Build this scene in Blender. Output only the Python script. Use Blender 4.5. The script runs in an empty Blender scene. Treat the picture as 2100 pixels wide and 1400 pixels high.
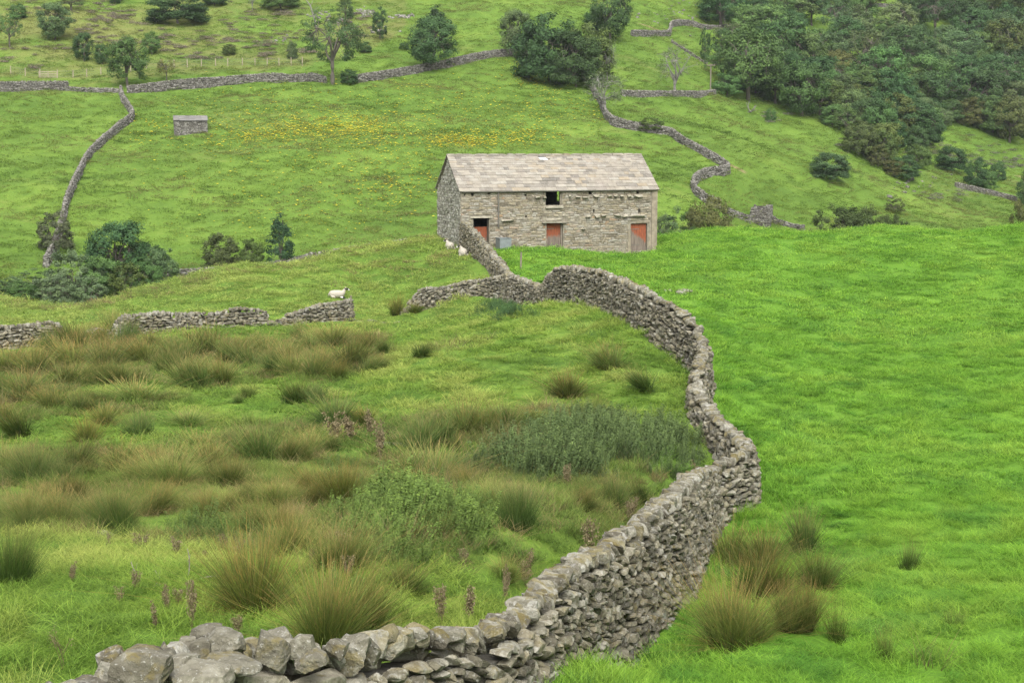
import bpy, math, random
import numpy as np
from mathutils import Vector, Matrix

SC = bpy.context.scene
COL = SC.collection
rng = np.random.default_rng(7)
random.seed(7)

# ------------------------------------------------------------------ camera
F = 3000.0                      # focal length in photograph pixels (2100 wide)
CU, CV, HOR = 1050.0, 700.0, 290.0
PITCH = math.atan((CV - HOR) / F)
cp, sp = math.cos(PITCH), math.sin(PITCH)

def ray(u, v):
    x = (np.asarray(u, float) - CU) / F
    y = (CV - np.asarray(v, float)) / F
    Y = cp + y * sp
    return x / Y, (-sp + y * cp) / Y        # dx/dy, dz/dy

def P(u, v, d):
    a, b = ray(u, v)
    return np.array([a * d, d, b * d])

def proj(p):
    p = np.asarray(p, float)
    fwd = p[..., 1] * cp - p[..., 2] * sp
    up = p[..., 1] * sp + p[..., 2] * cp
    return CU + F * p[..., 0] / fwd, CV - F * up / fwd

# ------------------------------------------------------------------ noise
def _hash(ix, iy, seed):
    h = (ix.astype(np.int64) * 374761393 + iy.astype(np.int64) * 668265263 + seed * 982451653) & 0x7fffffff
    h = ((h ^ (h >> 13)) * 1274126177) & 0x7fffffff
    return ((h ^ (h >> 16)) & 0xffff) / 65535.0

def vnoise(x, y, seed=0):
    x = np.asarray(x, float); y = np.asarray(y, float)
    ix, iy = np.floor(x), np.floor(y)
    fx, fy = x - ix, y - iy
    fx = fx * fx * (3 - 2 * fx); fy = fy * fy * (3 - 2 * fy)
    a = _hash(ix, iy, seed); b = _hash(ix + 1, iy, seed); c = _hash(ix, iy + 1, seed); d = _hash(ix + 1, iy + 1, seed)
    return (a * (1 - fx) + b * fx) * (1 - fy) + (c * (1 - fx) + d * fx) * fy

def fbm(x, y, seed=0, o=3):
    s = 0; a = 0.5; n = 0
    for i in range(o):
        s = s + a * vnoise(x * 2 ** i, y * 2 ** i, seed + i * 17); n += a; a *= .5
    return s / n

# ------------------------------------------------------------------ terrain
GC = [  # near land, measured on the photograph: pixel u, v and distance in metres
 (0,1400,12.5),(300,1250,15.5),(0,1200,16.5),(510,1262,15.5),(680,1330,13.8),(900,1250,17),(1050,1150,20.5),(1150,1100,23),
 (1000,1000,30),(1300,1000,31),(1380,965,34.5),(250,1090,24),(0,1080,24),(600,1140,21),(180,905,37),(0,905,37),
 (600,950,33),(1000,905,37),(1330,900,40),(1410,905,40),(1330,800,43.5),(1160,812,43.5),(1245,757,46.5),(1400,800,43.5),(1150,622,64),(1150,700,51.5),
 (1385,738,48),(1300,680,50.5),(1200,626,61.5),(900,702,55),(1000,655,65),(1060,622,75.5),(870,634,82),(720,657,80),(560,670,75),
 (300,691,70),(40,722,65),(-200,735,62),(0,800,50),(400,790,50),(700,760,52),(610,826,45),(690,608,88),(300,640,85),(0,640,85),(-300,650,84),
 (0,614,97),(300,594,100),(500,548,103),(700,514,106),(830,499,108),(950,522,94),(800,580,92),(900,560,89),(897,489,104),
 (945,515,98),(1130,515,99.5),(1348,514,102),(1090,545,87),(1000,542,86),(1200,560,82),
 (1360,489,108),(1500,480,112),(1800,474,116),(2100,474,118),(2500,478,118),
 (1800,700,66),(2100,700,64),(1400,597,72),(1800,600,83),(2100,600,82),(1500,700,58),(1800,800,51),(1800,1000,36),(1560,1000,37.3),(1800,1200,25.5),
 (1800,1400,18.8),(2100,1400,18.2),(2100,1000,35),(2100,1200,24.8),(2600,1000,34),(1400,1400,18.6),(1600,1285,20.8),
 (1200,1392,19.2),(1300,1310,22),(1375,1205,25.5),(1450,1098,32.8),(1535,1048,34.4),(1500,1075,33.6),(1560,850,44),
]
GX = [  # points given as x, y, z (eye level is z = 0)
 (0,0,-1.65),(-8,0,-1.7),(8,0,-1.9),(0,-12,.9),(-10,-12,.9),(10,-12,.9),(0,4.5,-2.75),(-5,5,-2.8),(5,6,-3.6),(-3,8.2,-4.1),(0,9.5,-4.6),(2,12,-5.5),(-6,8,-3.9),(4,13,-5.6),
 (-1.5,11.2,-5.0),(-2.9,10.4,-4.75),(-0.2,13,-5.5),(0.8,17,-6.3),
 (-55,112,-14),(-34,114,-14),(-18,118,-13.5),(-5,122,-12.5),(6,124,-12),(20,128,-12),(40,134,-12.2),(60,138,-12.5),
 (-70,112,-14),
]
GF = [  # the far side of the valley
 (100,545,140),(400,568,137),(600,547,139),(830,512,142),(-200,560,138),
 (0,450,155),(0,300,190),(0,190,222),(0,100,250),(0,0,282),(-400,300,190),(-400,0,285),(400,450,157),(400,282,194),(400,190,222),(400,0,285),
 (800,400,164),(800,300,188),(800,160,232),(800,0,285),(1050,110,250),(1050,0,288),(1050,250,206),(1050,380,168),(1250,240,214),(1400,300,200),
 (1490,352,188),(1420,400,174),(1540,456,176),(1440,480,158),(1500,190,262),(1500,60,310),(1700,366,216),(1700,280,250),(1800,430,205),(1800,478,180),
 (2000,420,235),(2100,455,225),(2500,470,225),(1950,350,260),(2100,290,300),(2500,290,310),(1800,200,295),(1800,0,370),(2100,0,385),(2500,0,395),(1500,0,335),(1300,70,275),
 (-400,-350,460),(400,-350,460),(1200,-350,470),(2100,-330,520),(2700,-330,530),(1000,-600,700),(-400,-600,700),(2700,-600,720),
]
_pts = [P(*g) for g in GC] + [np.array(g, float) for g in GX] + [P(*g) for g in GF]
_pts = np.array(_pts)

def _warp(x, y):
    q = np.maximum(np.asarray(y, float), -18) + 25
    return np.asarray(x, float) / q * 3.0, np.log(q)

def _phi(r2):
    return np.where(r2 > 1e-12, r2 * np.log(np.maximum(r2, 1e-12)), 0)

_ax, _ay = _warp(_pts[:, 0], _pts[:, 1])
_n = len(_pts)
_K = _phi((_ax[:, None] - _ax[None]) ** 2 + (_ay[:, None] - _ay[None]) ** 2) + np.eye(_n) * 2e-4
_Q = np.stack([np.ones(_n), _ax, _ay], 1)
_A = np.block([[_K, _Q], [_Q.T, np.zeros((3, 3))]])
_w = np.linalg.solve(_A, np.concatenate([_pts[:, 2], np.zeros(3)]))

def ground(x, y, micro=True):
    x = np.atleast_1d(np.asarray(x, float)); y = np.atleast_1d(np.asarray(y, float))
    x, y = np.broadcast_arrays(x, y)
    shp = x.shape; x = x.ravel(); y = y.ravel()
    out = np.empty(len(x))
    for i in range(0, len(x), 20000):
        a, b = _warp(x[i:i + 20000], y[i:i + 20000])
        r2 = (a[:, None] - _ax[None]) ** 2 + (b[:, None] - _ay[None]) ** 2
        out[i:i + 20000] = _phi(r2) @ _w[:_n] + _w[_n] + _w[_n + 1] * a + _w[_n + 2] * b
    if micro:
        far = np.clip((y - 125) / 40, 0, 1)
        m = (fbm(x / 2.6, y / 2.6, 3, 2) - .5) * .22 + (fbm(x / .8, y / .8, 9, 2) - .5) * .14 + (fbm(x / 9, y / 9, 21, 2) - .5) * .35
        hm = (fbm(x / 14, y / 8, 31, 3) - .5) * 2.2 + (fbm(x / 3, y / 3, 41, 2) - .5) * .28
        out += m * (1 - far) + hm * far
    return out.reshape(shp)

def g1(x, y):
    return float(ground(x, y)[0])

def cast(u, v, dmin=8.0, dmax=480.0):
    """Point where the sight line through a photograph pixel first meets the land beyond dmin."""
    a, b = ray(u, v)
    d = dmin * (dmax / dmin) ** np.linspace(0, 1, 420)
    below = (b * d) < ground(a * d, d)
    k = np.argmax(below) if below.any() else len(d) - 1
    q = np.linspace(d[max(k - 1, 0)], d[k], 16); gz = ground(a * q, q); f = b * q - gz
    k = int(np.argmax(f < 0)) if (f < 0).any() else 15
    t = 1.0 if k == 0 else f[k - 1] / (f[k - 1] - f[k] + 1e-12); k0 = max(k - 1, 0)
    hi = q[k0] + (q[k] - q[k0]) * t
    return np.array([a * hi, hi, gz[k0] + (gz[k] - gz[k0]) * t])

def on_ground(u, d):
    a, _ = ray(u, 500)
    return np.array([a * d, d, g1(a * d, d)])

def valley_line(x):
    return np.clip(118 + .2 * np.asarray(x), 108, 134)

# ------------------------------------------------------------------ mesh helpers
def mesh_from(name, V, Fq, mats=(), attrs=None, smooth=False, midx=None, colors=None):
    """V (n,3); Fq array (m,4) / (m,3) or list of such arrays."""
    V = np.asarray(V, np.float32)
    if isinstance(Fq, np.ndarray): Fq = [Fq]
    Fq = [f for f in Fq if len(f)]
    me = bpy.data.meshes.new(name)
    me.vertices.add(len(V)); me.vertices.foreach_set('co', V.ravel())
    loops = np.concatenate([f.ravel() for f in Fq]).astype(np.int32)
    lens = np.concatenate([np.full(len(f), f.shape[1]) for f in Fq])
    starts = np.concatenate([[0], np.cumsum(lens)[:-1]]).astype(np.int32)
    me.loops.add(len(loops)); me.loops.foreach_set('vertex_index', loops)
    me.polygons.add(len(lens)); me.polygons.foreach_set('loop_start', starts)
    for m in (mats if isinstance(mats, (list, tuple)) else [mats]):
        me.materials.append(m)
    if midx is not None: me.polygons.foreach_set('material_index', np.asarray(midx, np.int32))
    me.polygons.foreach_set('use_smooth', np.full(len(lens), smooth))
    for k, a in (attrs or {}).items():
        a = np.asarray(a, np.float32)
        if a.ndim == 1:
            at = me.attributes.new(k, 'FLOAT', 'POINT'); at.data.foreach_set('value', a)
        else:
            at = me.attributes.new(k, 'FLOAT_COLOR', 'POINT')
            c = np.ones((len(a), 4), np.float32); c[:, :a.shape[1]] = a
            at.data.foreach_set('color', c.ravel())
    me.update(calc_edges=True); me.validate()
    return me

def link(name, me, parent=None, loc=None, rotz=0, scale=None):
    o = bpy.data.objects.new(name, me); COL.objects.link(o)
    if parent is not None: o.parent = parent
    if loc is not None: o.location = [float(c) for c in loc]
    if rotz: o.rotation_euler = (0, 0, rotz)
    if scale is not None: o.scale = scale
    return o

def tag(o, label=None, cat=None, group=None, kind=None):
    if label: o['label'] = label
    if cat:
        o['category'] = cat
        if not kind: o['kind'] = 'thing'
    if group: o['group'] = group
    if kind: o['kind'] = kind
    return o

def thing(name, label, cat, loc=(0, 0, 0), rotz=0, group=None):
    o = link(name, None, None, loc, rotz)
    o.empty_display_size = .3
    return tag(o, label, cat, group)

ORD = ['first','second','third','fourth','fifth','sixth','seventh','eighth','ninth','tenth','eleventh','twelfth','thirteenth',
       'fourteenth','fifteenth','sixteenth','seventeenth','eighteenth','nineteenth','twentieth','twenty-first','twenty-second','twenty-third',
       'twenty-fourth','twenty-fifth','twenty-sixth','twenty-seventh','twenty-eighth','twenty-ninth','thirtieth'] + ['thirty-' + q for q in ('first','second','third','fourth','fifth','sixth','seventh','eighth','ninth')] + ['fortieth'] + ['forty-' + q for q in ('first','second','third','fourth','fifth','sixth','seventh','eighth','ninth')]

class MB:
    """Collects boxes, tubes and lofts and links them as one mesh."""
    def __init__(s): s.V = []; s.F = []; s.n = 0; s.M = []
    def add(s, V, Fs, m=0):
        V = np.asarray(V, float)
        for f in Fs: s.F.append(tuple(i + s.n for i in f)); s.M.append(m)
        s.V.append(V); s.n += len(V)
    def box(s, c, h, R=None, m=0, taper=1.0):
        V = np.array([(x, y, z) for z in (-1, 1) for y in (-1, 1) for x in (-1, 1)], float)
        V[4:, :2] *= taper
        V = V * np.asarray(h, float)
        if R is not None: V = V @ np.asarray(R).T
        s.add(V + np.asarray(c, float), [(0, 2, 3, 1), (4, 5, 7, 6), (0, 1, 5, 4), (2, 6, 7, 3), (0, 4, 6, 2), (1, 3, 7, 5)], m)
    def loft(s, pts, rad, n=8, m=0, cap=True):
        pts = np.asarray(pts, float); rad = np.asarray(rad, float)
        if rad.ndim == 1: rad = np.stack([rad, rad], 1)
        V = []
        for i, p in enumerate(pts):
            t = pts[min(i + 1, len(pts) - 1)] - pts[max(i - 1, 0)]
            t = t / (np.linalg.norm(t) + 1e-9)
            a = np.cross(t, (0, 0, 1.0))
            if np.linalg.norm(a) < .05: a = np.cross(t, (0, 1.0, 0))
            a /= np.linalg.norm(a); b = np.cross(a, t)
            for k in range(n):
                w = 2 * math.pi * k / n
                V.append(p + a * math.cos(w) * rad[i, 0] + b * math.sin(w) * rad[i, 1])
        Fs = []; 
        for i in range(len(pts) - 1):
            for k in range(n):
                Fs.append((i * n + k, i * n + (k + 1) % n, (i + 1) * n + (k + 1) % n, (i + 1) * n + k))
        ms = m if isinstance(m, (list, tuple)) else [m] * (len(pts) - 1)
        base = s.n
        if cap:
            Fs.append(tuple(range(n - 1, -1, -1))); Fs.append(tuple((len(pts) - 1) * n + k for k in range(n)))
        s.V.append(np.array(V)); s.n += len(V)
        for j, f in enumerate(Fs):
            s.F.append(tuple(i + base for i in f))
            s.M.append(ms[j // n] if j < n * (len(pts) - 1) else (ms[0] if j == n * (len(pts) - 1) else ms[-1]))
    def build(s, name, mats, parent=None, loc=None, smooth=False, rotz=0):
        me = bpy.data.meshes.new(name)
        me.from_pydata(np.concatenate(s.V).tolist(), [], s.F)
        for m in (mats if isinstance(mats, (list, tuple)) else [mats]): me.materials.append(m)
        me.polygons.foreach_set('material_index', s.M)
        me.polygons.foreach_set('use_smooth', [smooth] * len(s.F))
        me.update()
        return link(name, me, parent, loc, rotz)

# ------------------------------------------------------------------ materials
def mat(name):
    m = bpy.data.materials.new(name); m.use_nodes = True
    nt = m.node_tree; nt.nodes.clear()
    return m, nt

class NT:
    def __init__(s, name):
        s.m, s.t = mat(name); s.N = s.t.nodes; s.L = s.t.links
        s.out = s.N.new('ShaderNodeOutputMaterial')
        s._tc = None
    def new(s, ty, **k):
        n = s.N.new(ty)
        for a, b in k.items(): setattr(n, a, b)
        return n
    def put(s, sock, v):
        if hasattr(v, 'is_output'): s.L.new(v, sock)
        elif isinstance(v, (tuple, list)) and len(v) == 3 and sock.type == 'RGBA': sock.default_value = (*v, 1)
        else: sock.default_value = v
    def coord(s, kind='Object'):
        if s._tc is None: s._tc = s.new('ShaderNodeTexCoord')
        return s._tc.outputs[kind]
    def pos(s):
        return s.new('ShaderNodeNewGeometry').outputs['Position']
    def scale(s, vec, sc):
        n = s.new('ShaderNodeVectorMath', operation='MULTIPLY'); s.L.new(vec, n.inputs[0]); n.inputs[1].default_value = sc
        return n.outputs[0]
    def noise(s, vec, sc, det=3, rough=.55, dist=0):
        n = s.new('ShaderNodeTexNoise'); s.L.new(vec, n.inputs['Vector'])
        n.inputs['Scale'].default_value = sc; n.inputs['Detail'].default_value = det; n.inputs['Roughness'].default_value = rough
        n.inputs['Distortion'].default_value = dist
        return n.outputs['Fac']
    def ramp(s, fac, stops, interp='LINEAR'):
        n = s.new('ShaderNodeValToRGB'); n.color_ramp.interpolation = interp
        e = n.color_ramp.elements
        while len(e) < len(stops): e.new(.5)
        for i, (p, c) in enumerate(stops):
            e[i].position = p; e[i].color = (*c, 1) if len(c) == 3 else c
        s.put(n.inputs[0], fac)
        return n.outputs[0]
    def rng01(s, fac, a, b, c=0., d=1.):
        n = s.new('ShaderNodeMapRange'); s.put(n.inputs[0], fac)
        for i, x in enumerate((a, b, c, d)): n.inputs[i + 1].default_value = x
        return n.outputs[0]
    def mix(s, fac, a, b, mode='MIX'):
        n = s.new('ShaderNodeMix', data_type='RGBA', blend_type=mode)
        s.put(n.inputs[0], fac); s.put(n.inputs[6], a); s.put(n.inputs[7], b)
        return n.outputs[2]
    def math(s, op, a, b=0.):
        n = s.new('ShaderNodeMath', operation=op); s.put(n.inputs[0], a); s.put(n.inputs[1], b)
        return n.outputs[0]
    def attr(s, name, kind='GEOMETRY', out='Color'):
        n = s.new('ShaderNodeAttribute', attribute_name=name, attribute_type=kind)
        return n.outputs[out]
    def sep(s, col):
        n = s.new('ShaderNodeSeparateColor'); s.L.new(col, n.inputs[0]); return n.outputs
    def bump(s, h, st=.3, dist=.02):
        n = s.new('ShaderNodeBump'); s.put(n.inputs['Height'], h); n.inputs['Strength'].default_value = st; n.inputs['Distance'].default_value = dist
        return n.outputs[0]
    def surf(s, col, rough=.9, normal=None, spec=.25, transl=0, metal=0):
        b = s.new('ShaderNodeBsdfPrincipled'); s.put(b.inputs['Base Color'], col); s.put(b.inputs['Roughness'], rough)
        b.inputs['Specular IOR Level'].default_value = spec; b.inputs['Metallic'].default_value = metal
        if normal is not None: s.L.new(normal, b.inputs['Normal'])
        o = b.outputs[0]
        if transl:
            t = s.new('ShaderNodeBsdfTranslucent'); s.put(t.inputs[0], col)
            mx = s.new('ShaderNodeMixShader'); mx.inputs[0].default_value = transl
            s.L.new(o, mx.inputs[1]); s.L.new(t.outputs[0], mx.inputs[2]); o = mx.outputs[0]
        s.L.new(o, s.out.inputs[0])
        return s.m

def m_stone(name, stops, moss=.5, lichen=.5, scale=1.0, ochre=(.13, .102, .024)):
    t = NT(name); p = t.pos()
    a = t.sep(t.attr('rnd'))
    col = t.ramp(a[0], stops)
    n1 = t.noise(p, 9 * scale, 4, .65)
    col = t.mix(1, col, t.ramp(n1, [(.25, (.5, .48, .44)), (.7, (1.4, 1.4, 1.36))]), 'MULTIPLY')
    # pale crusty lichen in blotches
    n2 = t.noise(p, 5.5 * scale, 5, .7, .6)
    lm = t.math('MULTIPLY', t.rng01(n2, .53, .62), lichen)
    lm = t.math('MULTIPLY', lm, t.rng01(a[2], .0, .8, .15, 1.))
    col = t.mix(lm, col, (.36, .355, .325))
    n4 = t.noise(p, 34 * scale, 2, .6)
    col = t.mix(t.math('MULTIPLY', t.rng01(n4, .62, .68), lichen * .7), col, (.42, .415, .38))
    # ochre moss, where the stone carries it
    n3 = t.noise(p, 4.0 * scale, 4, .7, .3)
    mm = t.math('MULTIPLY', t.rng01(t.math('ADD', n3, t.math('MULTIPLY', a[1], .25)), .62, .7), moss)
    g = t.new('ShaderNodeNewGeometry'); sx = t.new('ShaderNodeSeparateXYZ'); t.L.new(g.outputs['Normal'], sx.inputs[0])
    mm = t.math('MULTIPLY', mm, t.rng01(sx.outputs[2], -.2, .5, .25, 1.))
    col = t.mix(mm, col, ochre)
    h = t.math('ADD', n1, t.math('MULTIPLY', n4, .4))
    return t.surf(col, .92, t.bump(h, .9, .035 / scale), .2)

STOPS_GREY = [(0, (.046, .042, .031)), (.25, (.088, .081, .06)), (.5, (.125, .115, .085)), (.75, (.165, .148, .105)), (1, (.205, .197, .168))]
M_wall = m_stone('drystone', STOPS_GREY, .4, .42)
M_cope = m_stone('drystone_coping', [(0, (.07, .063, .048)), (.4, (.115, .108, .085)), (.7, (.155, .146, .116)), (1, (.2, .194, .168))], .5, .5)
M_wallfar = m_stone('drystone_far', [(0, (0.0522, 0.0484, 0.0427)), (.4, (0.0997, 0.095, 0.0855)), (1, (0.1805, 0.1738, 0.1615))], .15, .5, .5)
M_core = m_stone('wall_hearting', [(0, (.05, .046, .038)), (1, (.05, .046, .038))], .1, .2)

def m_barn():
    t = NT('barn_stone'); p = t.pos(); a = t.sep(t.attr('rnd'))
    col = t.ramp(a[0], [(0, (0.099, 0.0864, 0.0657)), (.18, (0.1395, 0.1233, 0.0918)), (.4, (0.18, 0.1584, 0.1143)), (.6, (0.216, 0.1872, 0.1314)), (.78, (0.207, 0.198, 0.171)), (.92, (0.252, 0.2358, 0.198)), (1, (0.198, 0.1305, 0.0765))])
    n1 = t.noise(p, 7, 4, .65)
    col = t.mix(1, col, t.ramp(n1, [(.25, (.62, .6, .58)), (.7, (1.3, 1.28, 1.25))]), 'MULTIPLY')
    n2 = t.noise(p, 1.1, 4, .6)
    col = t.mix(t.rng01(n2, .5, .68, 0, .55), col, (.27, .255, .215))
    n3 = t.noise(p, 14, 2, .6)
    col = t.mix(t.rng01(n3, .66, .7, 0, .7), col, (.42, .4, .35))
    return t.surf(col, .93, t.bump(n1, .6, .04), .15)
M_barn = m_barn()
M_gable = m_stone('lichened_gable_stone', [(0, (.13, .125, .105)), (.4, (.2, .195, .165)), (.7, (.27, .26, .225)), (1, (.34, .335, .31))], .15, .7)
def m_simple(name, col, rough=.8, var=.25, sc=6, metal=0, spec=.3):
    t = NT(name); p = t.coord(); n = t.noise(p, sc, 4, .6)
    c = t.mix(1, col, t.ramp(n, [(.25, (1 - var,) * 3), (.75, (1 + var,) * 3)]), 'MULTIPLY')
    return t.surf(c, rough, t.bump(n, .25, .01), spec, 0, metal)
M_mortar = m_simple('lime_mortar', (.17, .152, .117), .95, .45, 5)
M_quoin = m_simple('quoin_sandstone', (.19, .163, .12), .93, .4, 3)
M_slab = m_simple('flagstone', (.23, .21, .165), .93, .35, 4)
M_iron = m_simple('weathered_gutter', (.1, .092, .078), .7, .3, 8)
M_zinc = m_simple('galvanised_tank', (.2, .22, .23), .45, .2, 3, .4)
M_post = m_simple('old_timber', (.15, .13, .1), .9, .3, 12)
M_newpost = m_simple('pale_timber', (.26, .225, .16), .9, .2, 12)
M_dark = m_simple('barn_inside', (.05, .045, .038), .95, .3, 4)
M_patch = m_simple('plastic_sheet', (.5, .545, .59), .5, .1, 4)
M_wool = m_simple('wool', (.31, .283, .235), .95, .15, 30)
M_black = m_simple('black_face', (.025, .024, .024), .8, .2, 20)
M_white = m_simple('white_muzzle', (.5, .485, .455), .8, .1, 20)
M_horn = m_simple('horn', (.3, .25, .18), .6, .2, 20)
M_twig = m_simple('dead_wood', (.2, .18, .15), .9, .25, 20)
M_bark = m_simple('bark', (.085, .075, .06), .95, .35, 3)
M_barkpale = m_simple('pale_bark', (.15, .145, .128), .95, .3, 3)

def m_roof(name, k=1.0, grey=0):
    t = NT(name); p = t.pos(); a = t.sep(t.attr('rnd'))
    k_ = .77
    st = [(0, (.15, .138, .12)), (.12, (.205, .187, .16)), (.4, (.258, .234, .193)), (.6, (.285, .258, .212)), (.8, (.295, .28, .243)), (.93, (.28, .235, .168)), (1, (.32, .306, .272))]
    if grey: st = [(0, (.1, .097, .09)), (.5, (.14, .137, .128)), (1, (.18, .175, .165))]
    if not grey: st = [(p_, tuple(q_ * k_ for q_ in c_)) for p_, c_ in st]
    col = t.ramp(a[0], st)
    n = t.noise(p, 2.2, 5, .7)
    col = t.mix(1, col, t.ramp(n, [(.3, (.72, .7, .68)), (.65, (1.12, 1.12, 1.12))]), 'MULTIPLY')
    n3 = t.noise(t.scale(p, (1.2, .5, .5)), .8, 4, .65)
    col = t.mix(t.rng01(n3, .56, .72, 0, .45), col, (.2, .17, .15))
    n2 = t.noise(p, 12, 3, .6)
    col = t.mix(t.rng01(n2, .6, .68, 0, .35), col, (.42, .4, .37))
    return t.surf(col, .85, t.bump(n2, .3, .02), .25)
M_slate = m_roof('stone_slates'); M_slategrey = m_roof('grey_slates', 1, 1)

def m_door():
    t = NT('painted_door'); p = t.coord()
    s = t.new('ShaderNodeSeparateXYZ'); t.L.new(p, s.inputs[0])
    wear = t.noise(t.scale(p, (9, 9, 1.2)), 1.5, 4, .6)
    edge = t.math('ADD', s.outputs[2], t.math('MULTIPLY', t.math('SUBTRACT', wear, .5), .9))
    edge = t.math('ADD', edge, t.math('MULTIPLY', s.outputs[0], t.attr('slant', 'OBJECT', 'Fac')))
    red = t.ramp(t.noise(t.scale(p, (14, 14, 2)), 2, 3), [(.3, (.13, .038, .019)), (.7, (.245, .07, .03))])
    grey = t.ramp(wear, [(.25, (.085, .066, .053)), (.75, (.18, .148, .12))])
    col = t.mix(t.rng01(edge, .88, 1.12), grey, red)
    # board joints
    w = t.math('ABSOLUTE', t.math('SUBTRACT', t.math('FRACT', t.math('MULTIPLY', s.outputs[0], 7.0)), .5))
    col = t.mix(t.rng01(w, .46, .49, 0, .7), col, (.05, .035, .03))
    return t.surf(col, .8, t.bump(wear, .3, .01), .25)
M_door = m_door()

def m_ground(name, cols, sc=1.0, brown=None, stretch=(1, 1, 1)):
    """cols: four grass tones from the dark to the light."""
    t = NT(name); p = t.scale(t.pos(), stretch)
    n1 = t.noise(p, .16 * sc, 5, .6); n2 = t.noise(p, 1.1 * sc, 4, .65); n3 = t.noise(p, 7 * sc, 3, .7)
    f = t.math('ADD', t.math('MULTIPLY', n1, .45), t.math('ADD', t.math('MULTIPLY', n2, .3), t.math('MULTIPLY', n3, .25)))
    col = t.ramp(f, [(.36, cols[0]), (.46, cols[1]), (.55, cols[2]), (.66, cols[3])])
    if brown:
        nb = t.noise(t.scale(p, (.7, 1.2, 1)), .055, 5, .65, .5)
        z = t.sep(t.attr('zone'))
        k = t.math('ADD', nb, t.math('MULTIPLY', z[0], .22))
        k = t.math('ADD', k, t.math('MULTIPLY', t.math('SUBTRACT', n2, .5), .35))
        col = t.mix(t.rng01(k, .58, .8, 0, .7), col, brown)
        nd = t.noise(t.scale(p, (.6, 1.6, 1)), .09, 3, .6, .3)
        col = t.mix(t.rng01(nd, .72, .75, 0, .75), col, (.2, .15, .085))
    nm = t.bump(t.math('ADD', n2, t.math('MULTIPLY', n3, .6)), .5, .3 / sc)
    return t.surf(col, .95, nm, .1)
M_meadow = m_ground('lush_meadow', [(.055, .125, .014), (.075, .165, .016), (.1, .2, .02), (.125, .235, .03)], 1)
M_pasture = m_ground('pasture_turf', [(.04, .08, .014), (.075, .135, .02), (.11, .18, .026), (.17, .21, .05)], 1)
M_hill = m_ground('hill_turf', [(.055, .102, .016), (.076, .134, .02), (.1, .165, .025), (.138, .195, .036)], .42, (.135, .13, .045))

def m_blade(name, stops, transl=.45, tint=True, inst=True, rough=.7, strawy=(1.35, 1.22, 1.2)):
    """Blades: colour runs along the blade (t), each blade and each tuft differs a little."""
    t = NT(name)
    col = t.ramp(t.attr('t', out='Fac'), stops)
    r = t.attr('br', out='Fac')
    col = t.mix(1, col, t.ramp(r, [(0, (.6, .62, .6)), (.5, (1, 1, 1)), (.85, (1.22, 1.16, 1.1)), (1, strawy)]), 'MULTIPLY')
    if inst: col = t.mix(1, col, t.attr('tint', 'INSTANCER'), 'MULTIPLY')
    else:
        oi = t.new('ShaderNodeObjectInfo'); col = t.mix(1, col, oi.outputs['Color'], 'MULTIPLY')
    return t.surf(col, rough, None, .25, transl)
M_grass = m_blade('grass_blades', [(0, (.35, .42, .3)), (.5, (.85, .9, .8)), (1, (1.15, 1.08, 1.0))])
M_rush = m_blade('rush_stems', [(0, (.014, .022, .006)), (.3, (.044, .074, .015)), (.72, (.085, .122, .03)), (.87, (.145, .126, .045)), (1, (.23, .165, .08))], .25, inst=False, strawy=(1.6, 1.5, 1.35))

def m_leaf(name, transl=.3, inst=False):
    t = NT(name)
    r = t.attr('br', out='Fac')
    if inst: c = t.attr('tint', 'INSTANCER')
    else: c = t.new('ShaderNodeObjectInfo').outputs['Color']
    col = t.mix(1, c, t.ramp(r, [(0, (.5, .52, .55)), (.5, (1, 1, 1)), (1, (1.6, 1.5, 1.25))]), 'MULTIPLY')
    return t.surf(col, .75, None, .2, transl)
M_leaf = m_leaf('tree_leaves'); M_herb = m_leaf('herb_leaves', .3, True)
# ------------------------------------------------------------------ stones
def cube_grid(k):
    idx = {}; V = []; Fs = []
    def vi(p):
        key = tuple(int(round(c * k)) for c in p)
        if key not in idx: idx[key] = len(V); V.append(p)
        return idx[key]
    lin = [-1 + 2 * i / k for i in range(k + 1)]
    for ax in range(3):
        for s in (-1, 1):
            for i in range(k):
                for j in range(k):
                    q = []
                    for (di, dj) in ((0, 0), (1, 0), (1, 1), (0, 1)):
                        p = [0, 0, 0]; p[ax] = s; p[(ax + 1) % 3] = lin[i + di]; p[(ax + 2) % 3] = lin[j + dj]
                        q.append(vi(tuple(p)))
                    Fs.append(q if s > 0 else q[::-1])
    return np.array(V, float), np.array(Fs)

def stone_templates(k, n, seed, rnd=.45, planes=9, lump=0):
    r = np.random.default_rng(seed); V0, Fs = cube_grid(k); out = []
    for _ in range(n):
        V = V0.copy()
        nn = np.linalg.norm(V, axis=1, keepdims=True)
        a = rnd * r.uniform(.6, 1.4)
        V = V * (1 - a) + V / nn * 1.16 * a
        V += .06 * np.sin(V[:, [1, 2, 0]] * r.uniform(1.5, 3.5, 3) + r.uniform(0, 6, 3))
        for _p in range(planes):
            d = r.normal(size=3); d /= np.linalg.norm(d)
            hgt = r.uniform(.66, 1.0)
            ex = np.maximum(V @ d - hgt, 0)
            V = V - ex[:, None] * d * .92
        if lump:
            for fq, am in ((4, 1.), (8, .7), (14, .45)):
                ph = r.uniform(0, 6, (3, 3)); Wm = r.normal(size=(3, 3)) * fq / 1.7
                V = V + lump * am * np.sin(V @ Wm + ph[0]) * np.sin(V[:, [1, 2, 0]] @ Wm.T + ph[1])
        V -= (V.max(0) + V.min(0)) / 2
        V /= (V.max(0) - V.min(0)) / 2
        out.append(V)
    return out, Fs

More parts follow.
